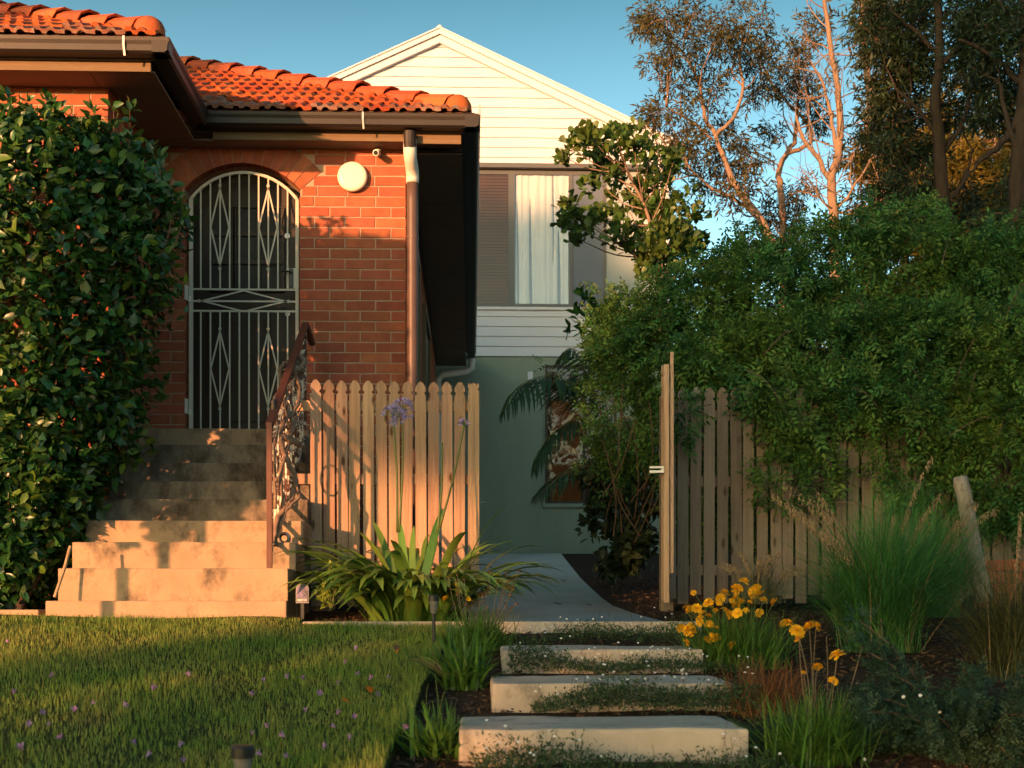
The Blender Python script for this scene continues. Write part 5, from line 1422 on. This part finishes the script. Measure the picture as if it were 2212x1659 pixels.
# ------------------------------------------------------------------ tufts and daisies
def tuft(name, label, base, n, L, W, lean, m=None, cat='plant', group=None, rad=.06, segs=4):
    t = thing(name, label, cat, tuple(base), group)
    nb_ = np.array(base)[None] + np.stack([rng.normal(0, rad, n), rng.normal(0, rad * .8, n), np.full(n, -.01)], 1)
    az = rng.uniform(0, 2 * np.pi, n)
    obj('foliage', blades('foliage', nb_, az, rng.uniform(.55, 1.1, n) * L, 1.25 * lean * rng.random(n) ** .7 + .1, rng.uniform(.7, 1.2, n) * W, segs + 1, 1.2, .48), m or m_tuft, t, kind='stuff')
    return t
tA = tuft('leafy_tuft', 'bright green leafy tuft left of the nearest slab step', at(940, 1640, 4.95), 230, .24, .017, 1.5, rad=.04, group='green tufts along the garden steps')
tB = tuft('leafy_tuft', 'long leaved green tuft in the bed beside the lawn edge', at(1003, 1486, 6.2), 190, .31, .018, 1.35, rad=.04, group='green tufts along the garden steps')
n_ = 40
tC = tuft('coreopsis', 'coreopsis clump with dry brown seed heads in front of the strap leaves', at(1030, 1402, 7.3), 700, .27, .0055, 1.4, m_tuft, rad=.07)
def flower_stems(t, base, heads, Yf, m=m_green, r=.0022):
    s_ = MB()
    for h in heads:
        p = Vector(h); b = Vector((base.x + (p.x - base.x) * .35 + rnd.gauss(0, .02), base.y + (p.y - base.y) * .35 + rnd.gauss(0, .02), base.z + .05))
        s_.tube(curve_pts([b, b.lerp(p, .55) + Vector((rnd.uniform(-.02, .02), 0, .02)), p], 3), r, 3, cap=False)
    s_.build('stems', m, t, kind='stuff')
def petals(seed, nring=4, R=1.0):
    r = random.Random(seed); V, F = [], []
    for ring in range(nring):
        el = [-.1, .3, .7, 1.15][ring]; k = [11, 10, 8, 6][ring]; L = [1, .92, .75, .6][ring] * R
        for i in range(k):
            a_ = 2 * math.pi * i / k + ring * .4 + r.uniform(-.15, .15); e = el + r.uniform(-.15, .15)
            c, s_ = math.cos(a_), math.sin(a_); n0 = len(V)
            for t, w, dz in ((.1, .05, 0), (.7, .22, .03), (1.0, .17, -.07), (.97, -.15, -.03), (.7, -.22, .03), (.1, -.05, 0)):
                rr = t * L * math.cos(e); z = t * L * math.sin(e) + dz
                V.append((rr * c - w * L * s_, rr * s_ + w * L * c, z))
            F += [(n0, n0 + 1, n0 + 4, n0 + 5), (n0 + 1, n0 + 2, n0 + 3, n0 + 4)]
    me = npmesh('flower', np.array(V), [np.array(F)]); me.materials.append(m_gold); return me
FL = [petals(i) for i in range(3)] + [petals(9, 2)]
def flowers(t, spots, rad):
    for p, s in spots:
        obj('flower', FL[rnd.randrange(3)] if s > .7 else FL[3], None, t, p, (rnd.uniform(.35, 1.15), rnd.uniform(-.5, .5), rnd.uniform(0, 6)), rad * s)
# dead heads on the left clump
H = [at(rnd.uniform(960, 1125), rnd.uniform(1232, 1320), 7.3 + rnd.uniform(-.1, .1)) for i in range(34)]
flower_stems(tC, at(1030, 1402, 7.3), H, 7.3, m_straw, .0016)
hd = np.array([h[:] for h in H]).repeat(5, 0)
obj('seed_heads', leaf_mesh('seed_heads', hd + rng.normal(0, .004, hd.shape), rdir(len(hd)), rdir(len(hd)), rng.uniform(.012, .02, len(hd)), RHOMB * np.array((1, 1.8, 1)), (RH_T,)), m_drystem, tC, kind='stuff')
flowers(tC, [(at(962, 1292, 7.25), .9), (at(1012, 1294, 7.25), .6), (at(985, 1262, 7.3), .45)], .026)
H = [at(rnd.uniform(880, 970), rnd.uniform(1375, 1440), 6.0) for i in range(7)]
flower_stems(tB, at(1000, 1480, 6.2), H, 6.2, m_straw, .0016)
H = [at(q, rnd.uniform(1450, 1495), 4.9) for q in (905, 925, 940, 960)]; flower_stems(tA, at(935, 1600, 4.95), H, 4.9, m_green, .002)

# coreopsis with golden flowers on the right
cor = tuft('coreopsis', 'coreopsis clump covered in golden double flowers right of the steps', at(1585, 1440, 6.75), 1500, .34, .0055, 1.35, m_tuft, rad=.10)
FLP = [(1608, 1255, .9), (1592, 1271, 1), (1565, 1279, .95), (1633, 1273, 1), (1641, 1283, 1), (1556, 1292, .85), (1530, 1302, 1), (1505, 1314, .95), (1480, 1310, .6), (1488, 1316, .8), (1590, 1306, .8), (1600, 1300, .7), (1578, 1328, .85), (1612, 1318, .55), (1672, 1300, .9), (1530, 1330, .75), (1545, 1318, .5), (1486, 1360, 1.1), (1474, 1358, 1), (1497, 1368, .8), (1512, 1345, .7), (1535, 1348, .7), (1483, 1387, .8), (1530, 1382, .85), (1545, 1378, .95), (1580, 1394, .9), (1498, 1280, .5), (1620, 1300, .5), (1650, 1296, .8), (1624, 1287, .7)]
sp_ = [(at(a_, b_, 6.65 + rnd.uniform(-.12, .08)), s) for a_, b_, s in FLP]
sp_ += [(at(rnd.gauss(1565, 55), rnd.gauss(1325, 32), 6.65 + rnd.uniform(-.15, .1)), rnd.uniform(.45, .85)) for _ in range(20)]
flowers(cor, sp_, .034); flower_stems(cor, at(1585, 1440, 6.75), [p for p, s in sp_], 6.7)
dryc = tuft('dry_stalks', 'clump of dry reddish brown stalks between the golden flowers', at(1655, 1560, 5.65), 420, .31, .0038, .75, m_drystem, rad=.075, segs=3)
cor2 = tuft('coreopsis', 'coreopsis tuft with few tall golden flowers near the bottom of the bed', at(1760, 1650, 4.85), 900, .31, .0065, 1.4, m_tuft, rad=.07)
FLP = [(1722, 1362, 1.05), (1726, 1378, .8), (1748, 1354, 1.1), (1763, 1352, .95), (1808, 1415, 1.15), (1765, 1440, .75), (1800, 1470, .7), (1735, 1452, .4)]
sp_ = [(at(a_, b_, 4.8 + rnd.uniform(-.06, .06)), s) for a_, b_, s in FLP]
flowers(cor2, sp_, .030); flower_stems(cor2, at(1760, 1650, 4.85), [p for p, s in sp_] + [at(1862, 1380 + 16, 4.9), at(1785, 1375, 4.9)], 4.8, m_straw, .0017)

# ornamental grasses
def fountain(name, label, base, n, L, W, seed_n, m, group='tussock grasses in the garden bed', lean=1.45, plume_dirs=None):
    t = thing(name, label, 'grass clump', tuple(base), group)
    nb_ = np.array(base)[None] + np.stack([rng.normal(0, .07, n), rng.normal(0, .07, n), np.full(n, -.01)], 1)
    obj('foliage', blades('foliage', nb_, rng.uniform(0, 2 * np.pi, n), rng.uniform(.5, 1.1, n) * L, lean * 1.65 * rng.random(n) ** .75 + .12, rng.uniform(.6, 1.2, n) * W, 7, 1.35, .22), m, t, kind='stuff')
    nd_ = n // 24; nb2 = np.array(base)[None] + np.stack([rng.normal(0, .09, nd_), rng.normal(0, .09, nd_), np.full(nd_, -.01)], 1)
    obj('dry_blades', blades('dry_blades', nb2, rng.uniform(0, 2 * np.pi, nd_), rng.uniform(.4, 1.0, nd_) * L, np.clip(np.abs(rng.normal(.6, .8, nd_)) * lean, 0, 2.6), rng.uniform(.6, 1.1, nd_) * W, 6, 1.5, .35), m_straw, t, kind='stuff')
    st = MB(); SP, SD = [], []
    for k in range(seed_n):
        az = plume_dirs() if plume_dirs else rnd.uniform(0, 2 * math.pi)
        Ls = L * rnd.uniform(.95, 1.3); ln = rnd.uniform(.45, 1.25); p = Vector(base); pts = [p.copy()]
        for i in range(12):
            a_ = ln * .35 + (ln * 1.05) * (i / 11) ** 1.6
            p = p + Vector((math.sin(a_) * math.cos(az), math.sin(a_) * math.sin(az) * .6, math.cos(a_))) * (Ls / 12); pts.append(p.copy())
        st.tube(pts, [.0022 * (1 - .06 * i) for i in range(13)], 3, cap=False)
        for i in range(8, 13):
            for q in range(7):
                b = pts[i - 1].lerp(pts[i], rnd.random())
                for h in range(4): SP.append(b[:] + np.array((rnd.gauss(0, .004), rnd.gauss(0, .004), -.014 * h * (1.1 - .08 * (i - 8))))); SD.append((rnd.gauss(0, .25), rnd.gauss(0, .25), -1))
    st.build('stalks', m_straw, t, kind='stuff')
    if SP: obj('seed_plumes', leaf_mesh('seed_plumes', np.array(SP), np.array(SD), rdir(len(SP)), rng.uniform(.016, .027, len(SP)), RHOMB, (RH_T,)), m_straw, t, kind='stuff')
    return t
fountain('tussock_grass', 'largest fountain shaped green tussock grass with straw coloured plumes arching left', at(1900, 1405, 7.25), 3600, .92, .0042, 10, m_tussock, plume_dirs=lambda: rnd.choice([math.pi + rnd.uniform(-.5, .35)] * 3 + [rnd.uniform(0, 6.28)]))
fountain('tussock_grass', 'dim olive tussock grass at the far right of the bed', at(2190, 1470, 6.5), 1500, .75, .0035, 2, mat('olive_blade', (.065, .07, .025), rough=.6, trans=.2, rand=.35, how='island'))
fountain('tussock_grass', 'small pale wispy grass at the foot of the shaded picket fence', at(1640, 1300, 8.6), 420, .34, .003, 7, mat('grey_blade', (.10, .11, .06), rough=.7, trans=.2, rand=.3, how='island'))
fountain('tussock_grass', 'green tussock grass behind the largest one against the fence', at(2010, 1330, 8.3), 1200, .85, .004, 4, m_tussock)

# dark feathery bush bottom right
db = Plant(71); base = at(2110, 1640, 4.9)
for k in range(75):
    e = base + Vector((rnd.gauss(0, .23), rnd.gauss(-.05, .16), abs(rnd.gauss(.16, .11))))
    db.tw.tube(curve_pts([base + Vector((rnd.gauss(0, .05), 0, 0)), base.lerp(e, .6) + Vector((0, 0, .05)), e], 3), .003, 3, cap=False)
    for s in (.5, .7, .85, 1): db.ends.append((base.lerp(e, s), (e - base).normalized()))
dbt = db.finish('feathery_bush', 'dark feathery low bush with few pale flowers in the near corner of the bed', 'bush', m_twig, mat('blue_green_leaf', (.025, .06, .035), rough=.6, trans=.2, rand=.4, how='island'), 22, .055, .055, SPRIG_V, (SPRIG_T,), loc=tuple(base), crown='foliage')
FW = FL[3].copy(); FW.materials.clear(); FW.materials.append(m_daisy)
for px_, py_ in ((1952, 1505), (1988, 1502), (2020, 1525), (2030, 1538), (1850, 1550), (1868, 1640), (2080, 1562), (1870, 1542)):
    obj('flower', FW, None, dbt, at(px_, py_, 4.72), (.9, 0, rnd.uniform(0, 6)), .0065)

# leaning pale stump, stones
tr_ = thing('leaning_trunk', 'leaning pale peeling tree trunk in the shaded bed', 'tree trunk', tuple(at(2118, 1270, 8.7)))
MB().tube(curve_pts([at(2128, 1300, 8.7), at(2110, 1220, 8.7), at(2092, 1120, 8.72), at(2074, 1030, 8.75)], 4, .004), [.062] * 4 + [.058] * 4 + [.054] * 4 + [.048], 10).build('trunk', mat('peeling_pale_bark', (.28, .25, .215), (.15, .125, .10), scale=5, stretch=(2, 2, .6), rough=.9, bump=.5, bscale=18, c3=(.10, .07, .05), c3scale=6, c3lo=.55, c3hi=.62), tr_, smooth=True)
wall = thing('brick_garden_wall', 'low crumbling brick garden wall behind the tussock grass', 'garden wall', tuple(at(2180, 1240, 9.0)))
for r in range(4):
    for c in range(5):
        if rnd.random() < .12: continue
        p = at(2150 + (r % 2) * 14, 1230, 9.0); obj('brick', BR[rnd.randrange(5)], None, wall, (p.x + c * .25, 9.0 + rnd.uniform(-.02, .02), .05 + r * .085), (rnd.uniform(-.03, .03), rnd.uniform(-.04, .04), rnd.uniform(-.08, .08)))

# ground cover daisies on the steps
def cover(label, x0, x1, y0, y1, zf, n, nd, up=.0):
    x = rng.uniform(x0, x1, n); y = y0 + (y1 - y0) * rng.random(n) ** .8
    clump = .5 + .5 * np.sin(x * 6 + y0 * 3) * np.sin(x * 2.3 + 1)
    keep = rng.random(n) < .35 + .65 * clump; x, y = x[keep], y[keep]; clump = clump[keep]; n = len(x)
    h = np.abs(rng.normal(0, .03, n)) * (.5 + clump) + up * rng.random(n) * clump
    P = np.stack([x, y, zf + h], 1)
    P[:, 1] = np.minimum(P[:, 1] + up * .6 * rng.random(n), y1)
    o = obj('ground_cover', leaf_mesh('ground_cover', P, unit(rdir(n) + np.array((0, -.2, .5))), unit(rdir(n) + np.array((0, 0, .6))), rng.uniform(.012, .030, n), LANCE * np.array((1, 1.7, 1)), (RH_T,)), mat('cover_leaf', (.040, .075, .026), rough=.6, trans=.25, rand=.45, how='island', huev=.02), kind='stuff', label=label)
    st = MB(); DP = []
    for k in range(nd):
        i = rnd.randrange(n); p = Vector(P[i]); e = p + Vector((rnd.gauss(0, .02), rnd.uniform(-.03, .0), rnd.uniform(.02, .075) + up * .3)); st.tube([p, e], .0009, 3, cap=False); DP.append(e[:])
    for k in range(nd // 2):
        i = rnd.randrange(n); p = Vector(P[i]); e = p + Vector((rnd.gauss(0, .03), rnd.uniform(-.06, 0), rnd.uniform(.05, .13))); m_ = p.lerp(e, .5) + Vector((rnd.gauss(0, .01), 0, 0)); st.tube([p, m_, e], .0012, 3, cap=False)
    st.build('daisy_stems', m_twig, o, kind='stuff')
    DP = np.array(DP).repeat(8, 0); a_ = np.tile(np.arange(8) * np.pi / 4, nd); tl = np.repeat(rng.uniform(-.5, .5, nd), 8)
    Dd = np.stack([np.cos(a_), -np.abs(np.sin(tl)) * 0 + np.sin(a_) * .75, np.sin(a_) * .55 + tl * .2], 1)
    obj('daisies', leaf_mesh('daisies', DP, Dd, np.tile(np.array((0, -.6, .8)), (len(DP), 1)), np.full(len(DP), .0072), RHOMB * np.array((1, 1.3, .3)), (RH_T,)), m_daisy, o, kind='stuff')
cover('daisy ground cover below the edging strip', X(1090, 7.6), X(1500, 7.6), 7.22, 7.93, -.20, 5200, 18, .10)
cover('daisy ground cover between the third and second slab steps', X(1100, 6.4), X(1640, 6.4), 6.32, 6.58, -.325, 5600, 30, .10)
cover('daisy ground cover between the second and the nearest slab steps', X(1150, 5.5), X(1640, 5.5), 5.40, 5.68, -.445, 6200, 30, .12)
cover('daisy ground cover before the nearest slab step', X(1020, 4.6), X(1700, 4.6), 4.25, 4.78, -.60, 5000, 16, .07)

# fallen flowers, leaves
def lost_flower():
    V, F = [], []
    for k in range(5):
        a_ = 2 * math.pi * k / 5; c, s_ = math.cos(a_), math.sin(a_); n0 = len(V)
        for t, w, z in ((.0, .10, -.5), (.55, .26, .25), (1.0, .30, .45), (1.0, -.30, .45), (.55, -.26, .25), (.0, -.10, -.5)):
            r_ = .12 + t * .75; V.append((r_ * c - w * s_, r_ * s_ + w * c, z))
        F += [(n0, n0 + 1, n0 + 4, n0 + 5), (n0 + 1, n0 + 2, n0 + 3, n0 + 4)]
    me = npmesh('fallen_flower', np.array(V), [np.array(F)]); me.materials.append(m_mauve); return me
LFm = lost_flower()
FP = [(15, 1390), (110, 1465), (330, 1490), (332, 1492), (270, 1530), (200, 1525), (408, 1462), (90, 1545), (60, 1570), (160, 1540), (545, 1505), (620, 1467), (570, 1475), (130, 1600), (105, 1570), (45, 1622), (290, 1610), (320, 1638), (395, 1650), (390, 1615), (576, 1574), (545, 1590), (610, 1595), (690, 1505), (730, 1545), (765, 1555), (800, 1470), (838, 1468), (768, 1405), (772, 1460), (745, 1435), (560, 1635), (620, 1640), (755, 1600), (720, 1575), (815, 1505), (660, 1540), (700, 1620), (875, 1580), (30, 1500), (730, 1480), (655, 1470)]
def lawn_hit(px_, py_):
    lo_, hi_ = 3.0, 8.2
    for _ in range(40):
        m_ = (lo_ + hi_) / 2; p = at(px_, py_, m_)
        if p.z < zlawn(m_, p.x) + .03: hi_ = m_
        else: lo_ = m_
    return at(px_, py_, lo_)
for a_, b_ in FP:
    p = lawn_hit(a_, b_); p.z = zlawn(p.y, p.x) + .042
    obj('fallen_flower', LFm, None, None, p, (rnd.uniform(-1.3, 1.3), rnd.uniform(-1, 1), rnd.uniform(0, 6)), (rnd.uniform(.010, .018), rnd.uniform(.009, .016), rnd.uniform(.013, .026)), label='fallen purple jacaranda flower lying on the lawn', cat='flower', group='fallen purple flowers on the lawn')
LL = leaf_mesh('fallen_leaf', [(0, 0, 0)], [(1, 0, 0)], [(0, 0, 1)], [1], LEAF, (LEAF_T, LEAF_Q))
LL.materials.append(m_orange); LB = LL.copy(); LB.materials.clear(); LB.materials.append(m_brownleaf)
for a_, b_, lab, me, s in ((868, 1408, 'curled orange leaf on the lawn beside a dark one', LL, .055), (852, 1412, 'dark curled leaf on the lawn touching an orange one', LB, .05), (740, 1523, 'bright orange leaf on the lawn among the fallen flowers', LL, .06), (797, 1493, 'yellowish orange leaf on the lawn near the bed', LL, .05), (910, 1395, 'small brown leaf near the garden lamp', LB, .04)):
    p = lawn_hit(a_, b_); p.z = zlawn(p.y, p.x) + .05; s *= 1.3
    obj('fallen_leaf', me, None, None, p, (rnd.uniform(-.6, .6), rnd.uniform(-.5, .5), rnd.uniform(0, 6)), s, label=lab, cat='leaf', group='fallen leaves on the lawn')
for px_, py_, Yf in ((1210, 1246, 12.5), (1195, 1300, 9.5), (1262, 1302, 9.4)):
    p = at(px_, py_, Yf); p.z = zpath(Yf) + .012
    lab = {1210: 'dark leaf farthest up the grey path', 1195: 'small dark fleck of leaf midway on the grey path', 1262: 'curved dark leaf lying on the grey path'}[px_]
    obj('fallen_leaf', LB, None, None, p, (.1, .1, .3), .075, label=lab, cat='leaf', group='fallen leaves on the path')

# ------------------------------------------------------------------ street trees behind the camera, which shade the garden
def street_tree(seed, h, vlo, vhi, dist, wid, label, nleaf=9, size=.26, density=1.0):
    """crown placed where the evening sun has to pass: h across the light, v height on the subject plane"""
    ca, sa, te = math.cos(R_(SUN_AZ)), math.sin(R_(SUN_AZ)), math.tan(R_(SUN_EL))
    # point with x ca - y sa = h, and x sa + y ca = -dist
    cx, cy = h * ca - dist * sa, -h * sa - dist * ca
    lift = dist * te
    base = Vector((cx, cy, -.85)); T = Plant(seed)
    z0, z1 = vlo + lift, vhi + lift
    T.limb([base, base + Vector((.1, .1, (z0 + .85) * .6)), Vector((cx, cy, z0 + .15 * (z1 - z0))), Vector((cx + .1, cy, z0 + .8 * (z1 - z0)))], .16, .05)
    side = Vector((ca, -sa, 0)); dep = Vector((sa, ca, 0)); n = int(26 * density * wid * (z1 - z0) / 4)
    for k in range(n):
        u, w = T.r.uniform(-1, 1), T.r.uniform(-1, 1)
        if u * u + w * w > 1: continue
        p = Vector((cx, cy, (z0 + z1) / 2)) + side * u * wid / 2 + Vector((0, 0, w * (z1 - z0) / 2)) + dep * T.r.uniform(-.8, .8)
        T.grow(p, Vector((T.r.uniform(-1, 1), T.r.uniform(-1, 1), T.r.uniform(-.2, .8))), .7, .02, 1, .1, .8, 4, 1, .6)
    T.finish('street_tree', label, 'tree', m_bark, m_gum, nleaf, size, .22, GUM_V, (GUM_T,), group='street trees across the road')
street_tree(85, -10.5, 3.4, 7.45, 30, 3.0, 'wide street tree across the road at the far left, facing the rear house', density=1.5)
street_tree(86, -4.3, -.5, .65, 24, 2.4, 'low bushy street tree across the road facing the lawn', density=.9)
street_tree(87, -1.7, -.5, 1.4, 24, 3.0, 'low bushy street tree across the road facing the garden bed', density=1.6)
street_tree(81, -5.05, 1.6, 2.75, 27, 1.1, 'broad street tree across the road facing the brick house', density=1.7)
street_tree(82, -3.0, .6, 4.4, 30, 3.4, 'round street tree across the road facing the creeper', density=1.8)
street_tree(83, -2.0, 1.0, 8.4, 30, 5.0, 'tall street tree across the road facing the tussock grass', density=1.3)
street_tree(84, 2.6, .2, 9.0, 31, 4.6, 'very tall street tree across the road farthest along it', density=1.2)

# slim clipped shrub on the lawn just outside the frame; its leaves shade the upper steps
cs_ = thing('column_shrub', 'slim clipped column shaped shrub standing on the lawn', 'shrub', (-3.71, 6.12, -.3))
MB().tube([(-3.71, 6.12, -.35), (-3.69, 6.11, .8), (-3.71, 6.12, 2.6)], [.04, .035, .02], 7).build('trunk', m_barkdark, cs_)
n = 8500
z = rng.uniform(.62, 3.5, n); ph = rng.uniform(0, 2 * np.pi, n); rr = .42 * np.minimum(1, (z - .3) / .9) * np.minimum(1, (4.0 - z) / .6) * rng.random(n) ** .4 * rng.uniform(.85, 1.15, n)
P = np.stack([-3.71 + rr * np.cos(ph), 6.12 + rr * np.sin(ph), z], 1)
u_ = (P[:, 0] + 3.71) * .83 - (P[:, 1] - 6.12) * .56
P = P[(P[:, 2] > .95 + 1.5 * u_) & (u_ < .17)]; n = len(P)
obj('foliage', leaf_mesh('foliage', P, rdir(n), rdir(n), rng.uniform(.07, .11, n), LEAF, (LEAF_T, LEAF_Q)), m_leaf, cs_, kind='stuff')
